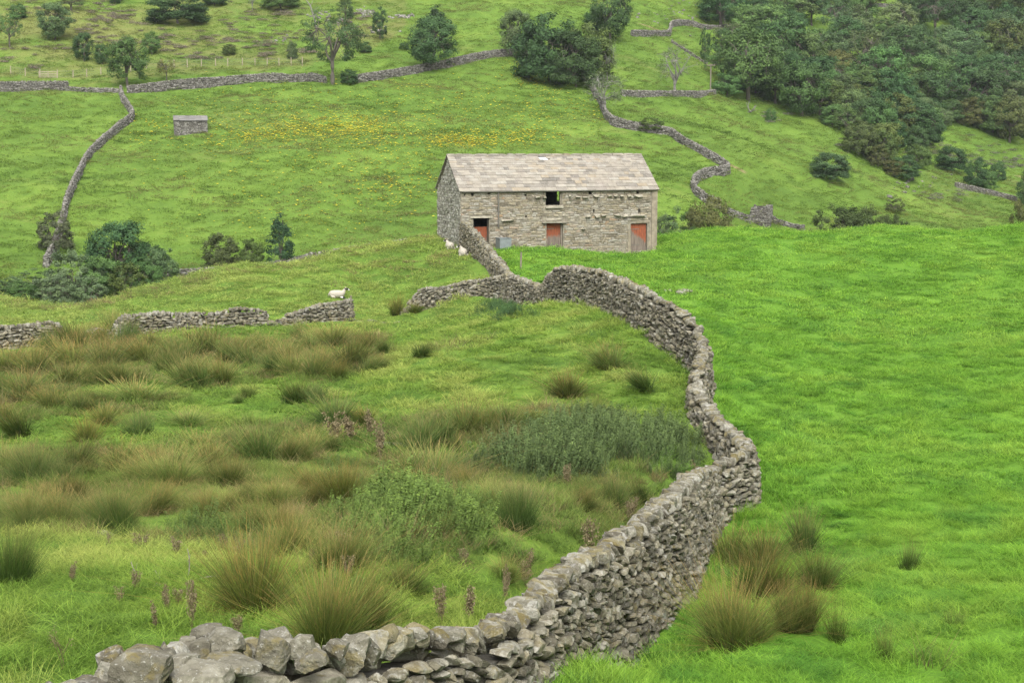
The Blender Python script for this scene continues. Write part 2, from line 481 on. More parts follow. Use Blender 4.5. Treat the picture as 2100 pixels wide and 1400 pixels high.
ST_HI = stone_templates(8, 26, 11, .42, 10, .03); ST_MID = stone_templates(4, 20, 12, .42, 7, .02); ST_BIG = stone_templates(16, 18, 16, .46, 8, .03); ST_FAR = stone_templates(3, 18, 15, .42, 6); ST_LO = stone_templates(2, 12, 13, .3, 5)
ST_BLOCK = stone_templates(2, 10, 14, .12, 2)

def rot3(rx, ry, rz):
    cx, sx, cy, sy, cz, sz = math.cos(rx), math.sin(rx), math.cos(ry), math.sin(ry), math.cos(rz), math.sin(rz)
    return np.array([[cy * cz, sx * sy * cz - cx * sz, cx * sy * cz + sx * sz], [cy * sz, sx * sy * sz + cx * cz, cx * sy * sz - sx * cz], [-sy, sx * cy, cx * cy]])

class Stones:
    def __init__(s): s.c = []; s.m = []; s.r = []
    def add(s, c, axes, col): s.c.append(c); s.m.append(axes); s.r.append(col)
    def mesh(s, name, tpl, material, seed=0, smooth=False):
        V, Fq, A = s.arrays(tpl, seed)
        return mesh_from(name, V, Fq, [material], {'rnd': A}, smooth)
    def arrays(s, tpl, seed=0):
        T, Fs = tpl; r = np.random.default_rng(seed)
        c = np.array(s.c); m = np.array(s.m); col = np.array(s.r)
        t = r.integers(0, len(T), len(c))
        Vs, Fl, A = [], [], []; off = 0
        for k in range(len(T)):
            w = np.where(t == k)[0]
            if not len(w): continue
            V = np.einsum('vk,nkj->nvj', T[k], m[w]) + c[w][:, None, :]
            nv = len(T[k])
            Vs.append(V.reshape(-1, 3)); A.append(np.repeat(col[w], nv, 0))
            Fl.append((Fs[None] + (np.arange(len(w)) * nv)[:, None, None] + off).reshape(-1, Fs.shape[1])); off += nv * len(w)
        return np.concatenate(Vs), np.concatenate(Fl), np.concatenate(A)

def catmull(pts, ds):
    pts = np.asarray(pts, float)
    p = np.vstack([2 * pts[0] - pts[1], pts, 2 * pts[-1] - pts[-2]])
    out = []
    for i in range(1, len(p) - 2):
        n = max(2, int(np.linalg.norm(p[i + 1][:2] - p[i][:2]) / ds))
        for t in np.linspace(0, 1, n, endpoint=False):
            out.append(.5 * ((2 * p[i]) + (-p[i - 1] + p[i + 1]) * t + (2 * p[i - 1] - 5 * p[i] + 4 * p[i + 1] - p[i + 2]) * t ** 2 + (-p[i - 1] + 3 * p[i] - 3 * p[i + 1] + p[i + 2]) * t ** 3))
    out.append(pts[-1])
    out = np.array(out)
    s = np.concatenate([[0], np.cumsum(np.linalg.norm(np.diff(out[:, :2], axis=0), axis=1))])
    q = np.arange(0, s[-1], ds)
    return np.stack([np.interp(q, s, out[:, k]) for k in range(out.shape[1])], 1)

def mesh_lod(S, name, material, seed, base):
    d = np.array([np.hypot(c[0] + base[0], c[1] + base[1]) for c in S.c]); out = []
    for (lo, hi, tpl) in ((0, 19, ST_HI), (19, 42, ST_MID), (42, 1e9, ST_FAR)):
        w = np.where((d >= lo) & (d < hi))[0]
        if len(w):
            q = Stones(); q.c = [S.c[i] for i in w]; q.m = [S.m[i] for i in w]; q.r = [S.r[i] for i in w]; out.append(q.arrays(tpl, seed))
    off = 0; V, Fq, A = [], [], []
    for (v, f, at) in out: V.append(v); Fq.append(f + off); A.append(at); off += len(v)
    return mesh_from(name, np.concatenate(V), np.concatenate(Fq), [material], {'rnd': np.concatenate(A)})

def wall_arrays(path, seed, size=1.0, Tb=.72, Tt=.42, cope=True, sides=(1, -1), cope_h=(.15, .27), cope_gap=.04, rough=1.0, sizefn=None, mossfn=None):
    """path rows x, y, ztop -> face stones, coping stones, core section. Courses follow the land."""
    r = np.random.default_rng(seed)
    ds = .1
    C = catmull(path, ds); n = len(C)
    g = ground(C[:, 0], C[:, 1]); h = np.maximum(C[:, 2] - g, .02)
    h = h + (fbm(np.arange(n) * .09, np.zeros(n), seed, 3) - .5) * .16 * rough
    T = np.gradient(C[:, :2], axis=0); T /= np.linalg.norm(T, axis=1, keepdims=True) + 1e-9
    N = np.stack([T[:, 1], -T[:, 0]], 1)             # to the right of the walking direction
    L = n * ds
    face, cap = Stones(), Stones()
    hc = np.full(n, (cope_h[0] + cope_h[1]) / 2 if cope else 0)
    def at(s): return min(max(int(s / ds), 0), n - 1)
    for side in sides:
        z = -.5
        while z < h.max():
            k = max(.55, 1.12 - .22 * max(z, 0))
            ch = r.uniform(.07, .15) * size * k
            s = r.uniform(0, .2)
            while s < L:
                sf = sizefn(s, L) if sizefn else 1.0
                ln = min(r.gamma(3.2, .058) + .09, .62) * size * k * sf
                i = at(s + ln / 2)
                if z + ch * .55 < h[i] - hc[i] * .8:
                    big = r.random() < .1
                    hh = ch * sf * r.uniform(.75, 1.25) * (1.55 if big else 1); l2 = ln * (1.15 if big else 1)
                    dep = r.uniform(.2, .3) * size
                    th = Tb + (Tt - Tb) * max(z, 0) / max(h[i], .6)
                    off = side * (th / 2 - dep / 2 + r.normal(0, .035) * size)
                    tt = np.array([*T[i], (g[at(s + ln)] - g[at(s)]) / max(ln, .1) if 0 < s < L - ln else 0]); tt /= np.linalg.norm(tt)
                    nn = np.array([*(N[i] * side), 0]); uu = np.cross(tt, nn); uu = uu if uu[2] > 0 else -uu
                    R = rot3(r.normal(0, .14), r.normal(0, .1) * rough, r.normal(0, .14))
                    B = np.stack([tt * l2 / 2 * 1.07, nn * dep / 2, uu * hh / 2 * 1.1])
                    Bn = np.stack([tt, nn, uu])
                    B = np.diag([l2 / 2 * 1.02, dep / 2, hh / 2 * 1.03]) @ (R.T @ Bn)
                    c = np.array([C[i, 0] + N[i, 0] * off, C[i, 1] + N[i, 1] * off, g[i] + z + ch / 2 + r.normal(0, .16) * ch])
                    ms = mossfn(s, z / max(h[i], .3)) if mossfn else .25
                    face.add(c, B, (r.random(), ms * r.uniform(.4, 1.6), r.random()))
                s += ln * r.uniform(.9, 1.04)
            z += ch * .97
    if cope:
        s = .05
        while s < L:
            sf = sizefn(s, L) if sizefn else 1.0
            w = (.07 + .16 * r.random() ** 1.4) * size * sf; hh = r.uniform(*cope_h) * size * min(sf, 1.5) * (.6 if r.random() < .2 else 1); ac = Tt * r.uniform(.8, 1.15)
            i = at(s + w / 2); ac *= .92 if r.random() < .6 else .6
            if h[i] > .55 and r.random() > cope_gap:
                tt = np.array([*T[i], 0]); nn = np.array([*N[i], 0]); uu = np.array([0, 0, 1.])
                R = rot3(r.normal(0, .25), r.normal(.06, .3), r.normal(0, .22))
                B = np.diag([w / 2 * 1.12, ac / 2, hh / 2 * 1.1]) @ (R.T @ np.stack([tt, nn, uu]))
                j = r.normal(0, .035)
                c = np.array([C[i, 0] + N[i, 0] * j, C[i, 1] + N[i, 1] * j, g[i] + h[i] - hh / 2 + .02])
                cap.add(c, B, (r.random(), (mossfn(s, 1.0) if mossfn else .35) * r.uniform(.3, 1.7), r.random()))
            s += w * r.uniform(.88, 1.02)
    # core
    V = []
    for i in range(0, n, 3):
        top = max(h[i] - hc[i] * 1.0 - .06, -.1)
        tb, tt_ = Tb / 2 - .13 * size, max(Tt / 2 - .11 * size, .04)
        tw = tb + (tt_ - tb) * min(max(top, 0) / max(h[i], .6), 1)
        for (o, zz) in ((tb, -.7), (tw, top), (-tw, top), (-tb, -.7)):
            V.append((C[i, 0] + N[i, 0] * o, C[i, 1] + N[i, 1] * o, g[i] + zz))
    m = len(V) // 4
    Fs = [[a * 4 + k, a * 4 + (k + 1) % 4, (a + 1) * 4 + (k + 1) % 4, (a + 1) * 4 + k] for a in range(m - 1) for k in range(4)]
    Fs += [[0, 1, 2, 3], [(m - 1) * 4 + 3, (m - 1) * 4 + 2, (m - 1) * 4 + 1, (m - 1) * 4]]
    # stones closing both ends
    for e in (0, n - 1):
        z = -.15; sg = -1 if e == 0 else 1
        while z < h[e] - hc[e]:
            ch = r.uniform(.12, .2) * size
            th = Tb + (Tt - Tb) * max(z, 0) / max(h[e], .6)
            o = -th / 2
            while o < th / 2 - .05:
                w = min(r.uniform(.18, .4), th / 2 - o)
                tt = np.array([*N[e], 0]); nn = np.array([*(T[e] * sg), 0]); uu = np.array([0, 0, 1.])
                B = np.diag([w / 2 * 1.08, .12, ch / 2 * 1.12]) @ (rot3(*r.normal(0, .1, 3)).T @ np.stack([tt, nn, uu]))
                q = o + w / 2
                face.add(np.array([C[e, 0] + N[e, 0] * q, C[e, 1] + N[e, 1] * q, g[e] + z + ch / 2]), B, (r.random(), .2, r.random()))
                o += w
            z += ch * .97
    return face, cap, (np.array(V), np.array(Fs)), C

def build_wall(path, label, seed, tpl, fmat, cmat, group=None, solo=0, **kw):
    face, cap, core, C = wall_arrays(path, seed, **kw)
    mid = C[len(C) // 2]
    base = np.array([mid[0], mid[1], g1(mid[0], mid[1])])
    t = thing('dry_stone_wall', label, 'stone wall', base, 0, group)
    for S in (face, cap): S.c = [c - base for c in S.c]
    link('stone_face', mesh_lod(face, 'stone_face', fmat, seed, base) if tpl is None else face.mesh('stone_face', tpl, fmat, seed), t)
    if len(cap.c) < 9: cap.c = []
    if solo:          # nearest coping stones one by one
        d = [np.hypot(c[0] + base[0], c[1] + base[1]) for c in cap.c]
        order = np.argsort(d)
        u, v = proj(np.array(cap.c) + base)
        near = [i for i in order if -40 < u[i] < 2140 and v[i] < 1430][:solo]
        for i in near:
            S = Stones(); S.add(cap.c[i] * 0, cap.m[i], cap.r[i])
            o = link('cope_stone', S.mesh('cope_stone', ST_BIG if np.hypot(*(cap.c[i] + base)[:2]) < 14 else ST_HI, cmat, seed + int(i)), t, cap.c[i])
        keep = [i for i in range(len(cap.c)) if i not in set(near)]
        cap.c = [cap.c[i] for i in keep]; cap.m = [cap.m[i] for i in keep]; cap.r = [cap.r[i] for i in keep]
    if len(cap.c):
        o = link('coping', mesh_lod(cap, 'coping', cmat, seed + 1, base) if tpl is None else cap.mesh('coping', tpl, cmat, seed + 1), t)
        if solo: o['kind'] = 'stuff'
    cv = core[0] - base
    link('hearting', mesh_from('hearting', cv, core[1], [M_core], {'rnd': np.full((len(cv), 3), .3)}), t)
    return t, C

# ------------------------------------------------------------------ the field walls near the camera
MAIN = [(-170,1445,9.0),(90,1405,9.7),(215,1385,10.2),(250,1340,10.4),(330,1335,10.7),(450,1312,11.0),(600,1322,11.4),(750,1308,12.0),(880,1298,12.8),(985,1285,13.6),
        (1070,1238,15.2),(1130,1190,16.8),(1200,1140,19),(1300,1070,22),(1385,1000,25.5),(1425,967,30),(1452,957,33.2),(1472,949,33.8),(1500,938,34.3),(1530,925,34.9),(1533,912,36.0),(1515,895,37.6),
        (1475,855,40.2),(1432,800,42.2),(1434,750,44),(1443,710,46),(1422,662,47.5),(1385,630,48.8),(1320,594,51.5),(1250,562,57.5),(1190,547,63),(1148,547,66.5),
        (1131,563,68),(1112,582,69.5),(1085,577,72),(1060,567,75),(1044,560,77)]
BARNW = [(1044,560,77),(1022,530,82.5),(1000,503,87.3),(975,474,92.5),(958,457,96.2),(950,452,97.6)]
STUB = [(828,632,82.6),(845,612,82.4),(865,592,82.2),(905,587,81.5),(950,577,80.5),(1000,570,79),(1040,563,77.4)]
LEFT2 = [(243,656,70.6),(258,647,71),(330,640,72.3),(440,641,74),(480,631,74.6),(535,636,75.5),(560,655,76),(580,645,76.6),(650,625,79),(718,613,80.6)]
LEFT1 = [(-220,690,63.5),(-60,673,66),(0,668,66.6),(60,664,67.6),(112,659,68.6),(128,676,69),(142,694,69.3)]
LEFT1B = [(146,697,69.3),(168,686,69.4),(185,674,69.6),(205,672,70),(228,681,70.4),(240,664,70.6)]
def top_path(L): return np.array([P(*q) for q in L])
W_MAIN = top_path(MAIN)

def moss_main(s, z):
    return .2 + .28 * (z > .9)
def size_main(s, L):
    return 1.25 if s < 2.4 else (1.1 if s < 4.5 else .95)
main_wall, MAINC = build_wall(W_MAIN, 'winding dry stone wall snaking from the camera up over the hump toward the barn', 101, None, M_wall, M_cope, None, 90,
           sizefn=size_main, mossfn=moss_main, cope_h=(.2, .32), size=.86)
build_wall(top_path(BARNW), 'dry stone wall with mossy face climbing the slope to the barn corner', 102, ST_FAR, M_wall, M_cope, mossfn=lambda s, z: .45, size=.92, cope_h=(.2, .34))
build_wall(top_path(STUB), 'short dry stone wall stub beside the gateway with its end crumbled', 103, ST_FAR, M_wall, M_cope, size=.95, cope_h=(.18, .3))
build_wall(top_path(LEFT2), 'broken dry stone wall with a dipped top ending at the gateway post', 104, ST_FAR, M_wall, M_cope, size=.95, cope_h=(.18, .3))
build_wall(top_path(LEFT1), 'tumbledown dry stone wall running out of the picture beside the rushes', 105, ST_FAR, M_wall, M_cope, size=.95, cope_h=(.18, .3))
build_wall(top_path(LEFT1B), 'low heap of collapsed walling in the gap of the broken wall', 106, ST_FAR, M_wall, M_cope, cope=False, size=.82)

# big boulders topping the near end of the wall
BOULD = [(292,1372,10.15,.46,.30,.30),(415,1392,10.35,.52,.3,.22),(455,1322,11.0,.44,.3,.26),(382,1328,11.0,.2,.2,.16),(425,1310,11.15,.3,.24,.2),(345,1352,10.6,.2,.2,.14),(365,1358,10.5,.3,.2,.13),(560,1335,11.1,.3,.24,.28),
         (620,1325,11.2,.26,.2,.22),(575,1308,11.6,.24,.2,.16),(690,1330,11.5,.2,.2,.16),(735,1322,11.8,.22,.2,.24),(795,1302,12.2,.22,.2,.17),(858,1298,12.5,.2,.2,.18),(480,1360,10.7,.5,.3,.1),(640,1352,11.1,.3,.24,.17)]
for i, (u, v, d, a, b, c) in enumerate(BOULD):
    r = np.random.default_rng(900 + i); S = Stones()
    S.add(np.zeros(3), np.diag([a / 2 * .92, b / 2 * 1.15, c / 2 * 1.0]) @ rot3(r.normal(0, .12), r.normal(0, .16), r.normal(0, .3)), (r.uniform(.1, .7), 1.6 if i in (12, 13) else r.uniform(0, .5), r.uniform(0, .6)))
    link('cope_stone', S.mesh('cope_stone', ST_BIG, M_cope, 950 + i), main_wall, P(u, v, d) - np.array(main_wall.location))

# ------------------------------------------------------------------ the ground
def wall_side(x, y):
    """+1 right of the winding wall and the barn (lush field), -1 left (pasture)."""
    line = np.array([P(*q)[:2] for q in MAIN] + [P(*q)[:2] for q in BARNW[1:]] + [(-5.4, 104.3), (-7, 112), (-12, 150)])
    line = np.vstack([[-30, 7.0], line])
    yy = np.asarray(y); out = np.full(np.shape(x), -1.0)
    # even-odd test against the region right of the line
    poly = np.vstack([line, [400, 150], [400, -60], [-30, -60]])
    return np.where(in_poly(x, y, poly), 1.0, -1.0)

def in_poly(x, y, poly):
    x = np.asarray(x, float); y = np.asarray(y, float)
    ins = np.zeros(x.shape, bool); n = len(poly); j = n - 1
    for i in range(n):
        xi, yi = poly[i]; xj, yj = poly[j]
        c = ((yi > y) != (yj > y)) & (x < (xj - xi) * (y - yi) / (yj - yi + 1e-12) + xi)
        ins ^= c; j = i
    return ins

def pixel_poly(pts, dmin=125):
    return np.array([cast(u, v, dmin)[:2] for u, v in pts])

def build_ground():
    ys = [-14.0]
    while ys[-1] < 640: ys.append(ys[-1] + .0135 * (ys[-1] + 25) if ys[-1] < 130 else ys[-1] + .0115 * (ys[-1] + 25))
    ys = np.array(ys); ts = np.linspace(-1, 1, 420)
    Y = np.repeat(ys[:, None], len(ts), 1); X = ts[None] * (np.maximum(Y, 0) * .62 + 22)
    Z = ground(X, Y)
    V = np.stack([X, Y, Z], -1).reshape(-1, 3)
    nr, nc = X.shape
    idx = np.arange(nr * nc).reshape(nr, nc)
    Q = np.stack([idx[:-1, :-1], idx[:-1, 1:], idx[1:, 1:], idx[1:, :-1]], -1).reshape(-1, 4)
    cx = V[Q].mean(1)
    zone = np.where(cx[:, 1] > valley_line(cx[:, 0]), 2, np.where(wall_side(cx[:, 0], cx[:, 1]) > 0, 1, 0))
    rough = in_poly(V[:, 0], V[:, 1], ROUGHPOLY).astype(float)
    zc = np.zeros((len(V), 3)); zc[:, 0] = rough
    for z, (nm, m) in enumerate((('pasture_ground', M_pasture), ('meadow_ground', M_meadow), ('hillside_ground', M_hill))):
        q = Q[zone == z]; used, inv = np.unique(q, return_inverse=True)
        me = mesh_from(nm, V[used], inv.reshape(-1, 4), [m], {'zone': zc[used]}, True)
        o = link(nm, me); o['kind'] = 'structure'
        o['label'] = ['rough tussocky pasture left of the winding wall', 'smooth bright green grass field right of the winding wall', 'green valley side rising behind the barn'][z]
ROUGHPOLY = pixel_poly([(-300, 150), (0, 160), (240, 165), (640, 130), (760, 110), (830, 60), (840, -300), (-300, -300)], 200)
build_ground()
# ------------------------------------------------------------------ stone buildings
def building_frame(pl, d, ang):
    o = on_ground(pl, d)[:2]
    ex = np.array([math.cos(ang), math.sin(ang)]); ey = np.array([-ex[1], ex[0]])
    return o, ex, ey

def rubble_face(S, a0, a1, ztop, zbot, place, seed, holes=(), cs=(.1, .2), ls=(.22, .7), proud=(.0, .035), depth=.16, quoin=(0, 0)):
    """Courses of squared rubble on a plane; place(a, z) -> point, axes; ztop may be a function of a. holes = (a0, a1, z0, z1)."""
    r = np.random.default_rng(seed)
    zt = ztop if callable(ztop) else (lambda a: ztop)
    zmax = max(zt(a) for a in np.linspace(a0, a1, 40))
    z = zbot
    while z < zmax:
        ch = r.uniform(*cs)
        a = a0 + r.uniform(0, .1)
        while a < a1 - .04:
            ln = min(r.uniform(*ls) * (1 if r.random() < .8 else .55), a1 - a)
            zc = z + ch / 2
            hit = False
            for (h0, h1, g0, g1_) in holes:
                if g0 - ch * .4 < zc < g1_ + ch * .4:
                    if h0 <= a + .02 < h1: a = h1; hit = True; break
                    if a < h0 < a + ln: ln = h0 - a
            if hit: continue
            if ln < .05: a += max(ln, .02); continue
            if zc + ch * .3 < zt(a + ln / 2):
                p, ex, ey, ez = place(a + ln / 2, zc + r.normal(0, .008))
                hh = ch * r.uniform(.88, 1.1); pr = r.uniform(*proud)
                R = rot3(r.normal(0, .03), r.normal(0, .025), r.normal(0, .03))
                B = np.diag([ln / 2 * .985, depth / 2, hh / 2 * .95]) @ (R.T @ np.stack([ex, ey, ez]))
                S.add(p + ey * (depth / 2 - pr), B, (r.random(), .2, r.random()))
            a += ln
        z += ch * 1.0

def slates(S, eave, ridge, along, L, n_course, seed, a_start=0., w=(.35, .8), thick=.045, holes=(), over=.12):
    """Slates on one roof slope: eave & ridge are points of the start edge, along the unit vector of the eave."""
    r = np.random.default_rng(seed)
    sl = ridge - eave; SL = np.linalg.norm(sl); sl /= SL
    nrm = np.cross(along, sl); nrm = nrm if nrm[2] > 0 else -nrm
    e = np.linspace(1.35, .7, n_course); e = e / e.sum() * SL
    y = 0
    for c in range(n_course):
        a = -over + r.uniform(-.02, 0)
        while a < L + over - .03:
            wd = min(r.uniform(*w) * (1.25 - .5 * c / n_course), L + over - a)
            if L + over - a - wd < .15: wd = L + over - a
            ok = not any(h0 < a + wd / 2 < h1 and c in cs for (h0, h1, cs) in holes)
            if ok:
                ln = e[c] * 1.45
                cen = eave + along * (a + wd / 2) + sl * (y + e[c] * .5 + ln * .12 - r.uniform(0, .02)) + nrm * (.035 + r.normal(0, .004))
                ta = .055 + r.normal(0, .012)         # each slate lies on the one below it
                s2 = sl * math.cos(ta) - nrm * math.sin(ta); n2 = nrm * math.cos(ta) + sl * math.sin(ta)
                q = r.normal(0, .008)
                B = np.stack([(along * math.cos(q) + s2 * math.sin(q)) * wd / 2 * .985, s2 * ln / 2, n2 * thick / 2 * r.uniform(.8, 1.3)])
                S.add(cen, B, (r.random(), 0, r.random()))
            a += wd
        y += e[c]

BOX_T = (([np.array([(x, y, z) for z in (-1, 1) for y in (-1, 1) for x in (-1, 1)], float)]), np.array([(0, 2, 3, 1), (4, 5, 7, 6), (0, 1, 5, 4), (2, 6, 7, 3), (0, 4, 6, 2), (1, 3, 7, 5)]))

def panel_grid(mb, a0, a1, z0, z1, holes, conv, th):
    """A wall plate of thickness th with rectangular openings, as butted blocks."""
    A = sorted({a0, a1, *[h for q in holes for h in q[:2]]}); 
    for i in range(len(A) - 1):
        m = (A[i] + A[i + 1]) / 2
        cuts = sorted([(q[2], q[3]) for q in holes if q[0] < m < q[1]])
        z = z0
        for (c0, c1) in cuts + [(z1, z1)]:
            if c0 - z > .01:
                c, B = conv((A[i] + A[i + 1]) / 2, (z + c0) / 2)
                mb.box(c, ((A[i + 1] - A[i]) / 2, th / 2, (c0 - z) / 2), B)
            z = max(z, c1)

def build_barn():
    L, W, TH = 14.1, 6.5, .55
    O2 = np.array([-3.43, 98.0]); ang = math.atan2(.288, .957)
    ex = np.array([math.cos(ang), math.sin(ang), 0]); ey = np.array([-math.sin(ang), math.cos(ang), 0]); ez = np.array([0, 0, 1.])
    ZE, ZR, ZB = -3.24, -.98, -8.1
    O = np.array([O2[0], O2[1], 0.])
    root = thing('field_barn', 'two storey stone field barn with pale slate roof and faded red doors', 'barn', (O2[0], O2[1], -7.4))
    base = np.array(root.location)
    rel = lambda p: np.asarray(p) - base
    def fac(u, v):
        a_, b_ = ray(u, v)
        # intersection with the front plane: (a_ t, t) = O2 + s ex
        M = np.array([[a_, -ex[0]], [1, -ex[1]]]); t, s = np.linalg.solve(M, O2)
        return s, b_ * t
    def rect(u0, v0, u1, v1):
        a0, z1 = fac(u0, v0); a1, z0 = fac(u1, v1); return [a0, a1, z0, z1]
    win = rect(1119.5, 389.5, 1152, 421); dA = rect(971, 447.5, 1003.5, 516); dB = rect(1121, 457.5, 1155, 514.5); dC = rect(1294, 458.5, 1327, 514.5)
    dA[2] = -7.5; dB[2] = fac(1137, 514)[1]; dC[2] = fac(1310, 514)[1]
    vents = [rect(u - w / 2, v - h / 2, u + w / 2, v + h / 2) for (u, v, w, h) in ((969, 399, 5, 7), (1003, 397, 4, 4), (1078, 400.5, 4.5, 4.5), (1210.5, 395.5, 6.5, 6.5), (1308, 394, 5, 7), (1218, 433, 3, 8), (1311, 432.5, 4, 9), (1079, 444, 4, 3.5), (953, 400, 2.5, 4))]
    holes = [win, dA, dB, dC] + vents
    front = lambda a, z: (O + ex * a + ez * z, ex, ey, ez)
    side = lambda a, z: (O + ey * a + ez * z, -ey * -1, ex, ez)       # left gable, a runs back
    Bm = np.stack([ex, ey, ez], 1)
    # wall core ---------------------------------------------------------
    mb = MB()
    panel_grid(mb, 0, L, ZB, ZE, holes, lambda a, z: (rel(O + ex * a + ey * (TH / 2 + .02) + ez * z), Bm), TH)
    def bfac(u, v):
        a_, b_ = ray(u, v); q = O2 + ey[:2] * W
        t, s = np.linalg.solve(np.array([[a_, -ex[0]], [1, -ex[1]]]), q); return s, b_ * t
    sbk = [[bfac(1137.5, 400)[0], bfac(1158, 400)[0], bfac(1146, 412)[1], bfac(1146, 391)[1]]]
    sbk[0][3] = min(sbk[0][3], ZE - .02)
    panel_grid(mb, 0, L, ZB, ZE, sbk, lambda a, z: (rel(O + ex * a + ey * (W - TH / 2) + ez * z), Bm), TH)
    for a in (TH / 2 + .02, L - TH / 2 - .02):
        mb.box(rel(O + ex * a + ey * W / 2 + ez * (ZB + ZE) / 2), (TH / 2, W / 2 - TH - .03, (ZE - ZB) / 2), Bm)
        t = TH / 2                                  # gable triangle
        q = [rel(O + ex * (a + s * t) + ey * y + ez * z) for s in (-1, 1) for (y, z) in ((.02, ZE), (W - .02, ZE), (W / 2, ZR - .03))]
        mb.add(q, [(0, 1, 2), (5, 4, 3), (0, 3, 4, 1), (1, 4, 5, 2), (2, 5, 3, 0)])
    wall = mb.build('wall', [M_mortar], root)
    # stones of the front and the gables ----------------------------------
    S = Stones()
    qw = .42
    blocked = [[h[0] - (.06 if k < 4 else 0), h[1] + (.06 if k < 4 else 0), h[2], h[3] + (.02 if k < 4 else 0)] for k, h in enumerate(holes)]
    blocked += [[a0, a1, z0, z1] for (a0, a1, z0, z1) in [
        [dB[0] - .32, dB[1] + .28, dB[3], dB[3] + .3], [dA[0] - .3, dA[1] + .3, dA[3], dA[3] + .16], [dC[0] - .25, dC[1] + .3, dC[3], dC[3] + .24],
        [win[0] - .1, win[1] + .1, win[2] - .26, win[2]], [dC[0] - .22, dC[0], dC[2], dC[3]], [dC[1], dC[1] + .3, dC[2], dC[3]]]]
    rubble_face(S, .02, L - qw, ZE - .03, -8.0, lambda a, z: (rel(O + ex * a + ez * z), ex, ey, ez), 301, blocked, (.085, .2), (.2, .7), (0, .035))
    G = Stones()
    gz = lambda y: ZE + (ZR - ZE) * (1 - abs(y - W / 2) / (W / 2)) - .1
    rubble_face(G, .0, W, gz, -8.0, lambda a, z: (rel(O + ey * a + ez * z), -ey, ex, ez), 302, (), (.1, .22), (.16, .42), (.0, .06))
    rubble_face(S, .0, W, gz, -8.0, lambda a, z: (rel(O + ex * L + ey * a + ez * z), ey, -ex, ez), 303, (), (.1, .22), (.16, .42), (.0, .06))
    rubble_face(S, .02, L, ZE - .03, -8.0, lambda a, z: (rel(O + ey * W + ex * a + ez * z), -ex, -ey, ez), 304, sbk, (.12, .22), (.25, .75), (.0, .05))
    link('stonework', S.mesh('stonework', ST_BLOCK, M_barn, 31), root)
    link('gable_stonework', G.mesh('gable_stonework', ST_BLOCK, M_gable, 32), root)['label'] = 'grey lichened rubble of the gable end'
    # quoins at the right corner -------------------------------------------
    Q = Stones(); z = -8.0; k = 0; r = np.random.default_rng(33)
    while z < ZE - .05:
        hh = min(r.uniform(.3, .6), ZE - z); wd = qw if k % 2 else .62
        wd = qw - .01
        Q.add(rel(O + ex * (L - wd / 2 + .03) + ey * .2 + ez * (z + hh / 2)), np.diag([wd / 2, .235, hh / 2 * .98]) @ np.stack([ex, ey, ez]), (r.random(), 0, r.random()))
        z += hh; k += 1
    link('quoin', Q.mesh('quoin', BOX_T, M_quoin, 34), root)
    # projecting through stones ----------------------------------------------
    for (u, v, w_, h_) in ((1102, 405, 12, 4), (1116, 406, 8, 4), (1168, 402, 6, 5), (1185, 404, 12, 4), (1200, 405, 14, 4), (1222, 402, 14, 5), (1250, 402, 10, 4), (1262, 402, 9, 4), (1275, 402, 9, 4), (1290, 402, 9, 4), (1308, 401.5, 20, 5),
                           (1205, 443, 12, 5), (1224, 443, 13, 6), (1238, 442, 12, 4), (1266, 441.5, 16, 4), (1281, 442, 12, 5), (1307, 442, 38, 5), (1040, 451.5, 28, 4), (1195, 470, 8, 4), (1127, 424, 1, 1)):
        a, z = fac(u, v); S1 = Stones(); rr = np.random.default_rng(int(u * 7 + v))
        ww = w_ / 30.0; hh = h_ / 30.
        if w_ < 3: continue
        S1.add(rel(O + ex * a - ey * .06 + ez * z), np.diag([ww / 2, .2, hh / 2]) @ rot3(rr.normal(0, .05), rr.normal(0, .05), 0).T @ np.stack([ex, ey, ez]), (rr.uniform(.3, .9), 0, rr.random()))
        link('through_stone', S1.mesh('through_stone', ST_MID, M_slab, int(u)), root)
    def slab(name, a0, a1, z0, z1, out=.1, m=M_slab, seed=1, deep=.5):
        S1 = Stones(); S1.add(rel(O + ex * (a0 + a1) / 2 + ey * (deep / 2 - out) + ez * (z0 + z1) / 2), np.diag([(a1 - a0) / 2, deep / 2, (z1 - z0) / 2]) @ np.stack([ex, ey, ez]), (.5, 0, .5))
        return link(name, S1.mesh(name, ST_BLOCK, m, seed), root)
    slab('lintel', dB[0] - .05, dB[1] + .12, dB[3] + .1, dB[3] + .32, .05, M_slab, 3)
    slab('drip_stone', dB[0] - .35, dB[1] + .3, dB[3] + .003, dB[3] + .09, .2, M_slab, 4)
    slab('lintel', dA[0] - .25, dA[1] + .28, dA[3] + .0, dA[3] + .15, .07, M_slab, 5)
    slab('lintel', dC[0] - .22, dC[1] + .28, dC[3] + .0, dC[3] + .24, .03, M_quoin, 6)
    slab('sill', win[0] - .12, win[1] + .1, win[2] - .2, win[2], .12, M_slab, 7)
    slab('jamb', dC[0] - .22, dC[0] - .0, dC[2] - .3, dC[2] + (dC[3] - dC[2]) * .8, .05, M_quoin, 8)
    slab('jamb', dC[1] + .02, dC[1] + .3, dC[2] - .3, dC[3], .03, M_quoin, 9)
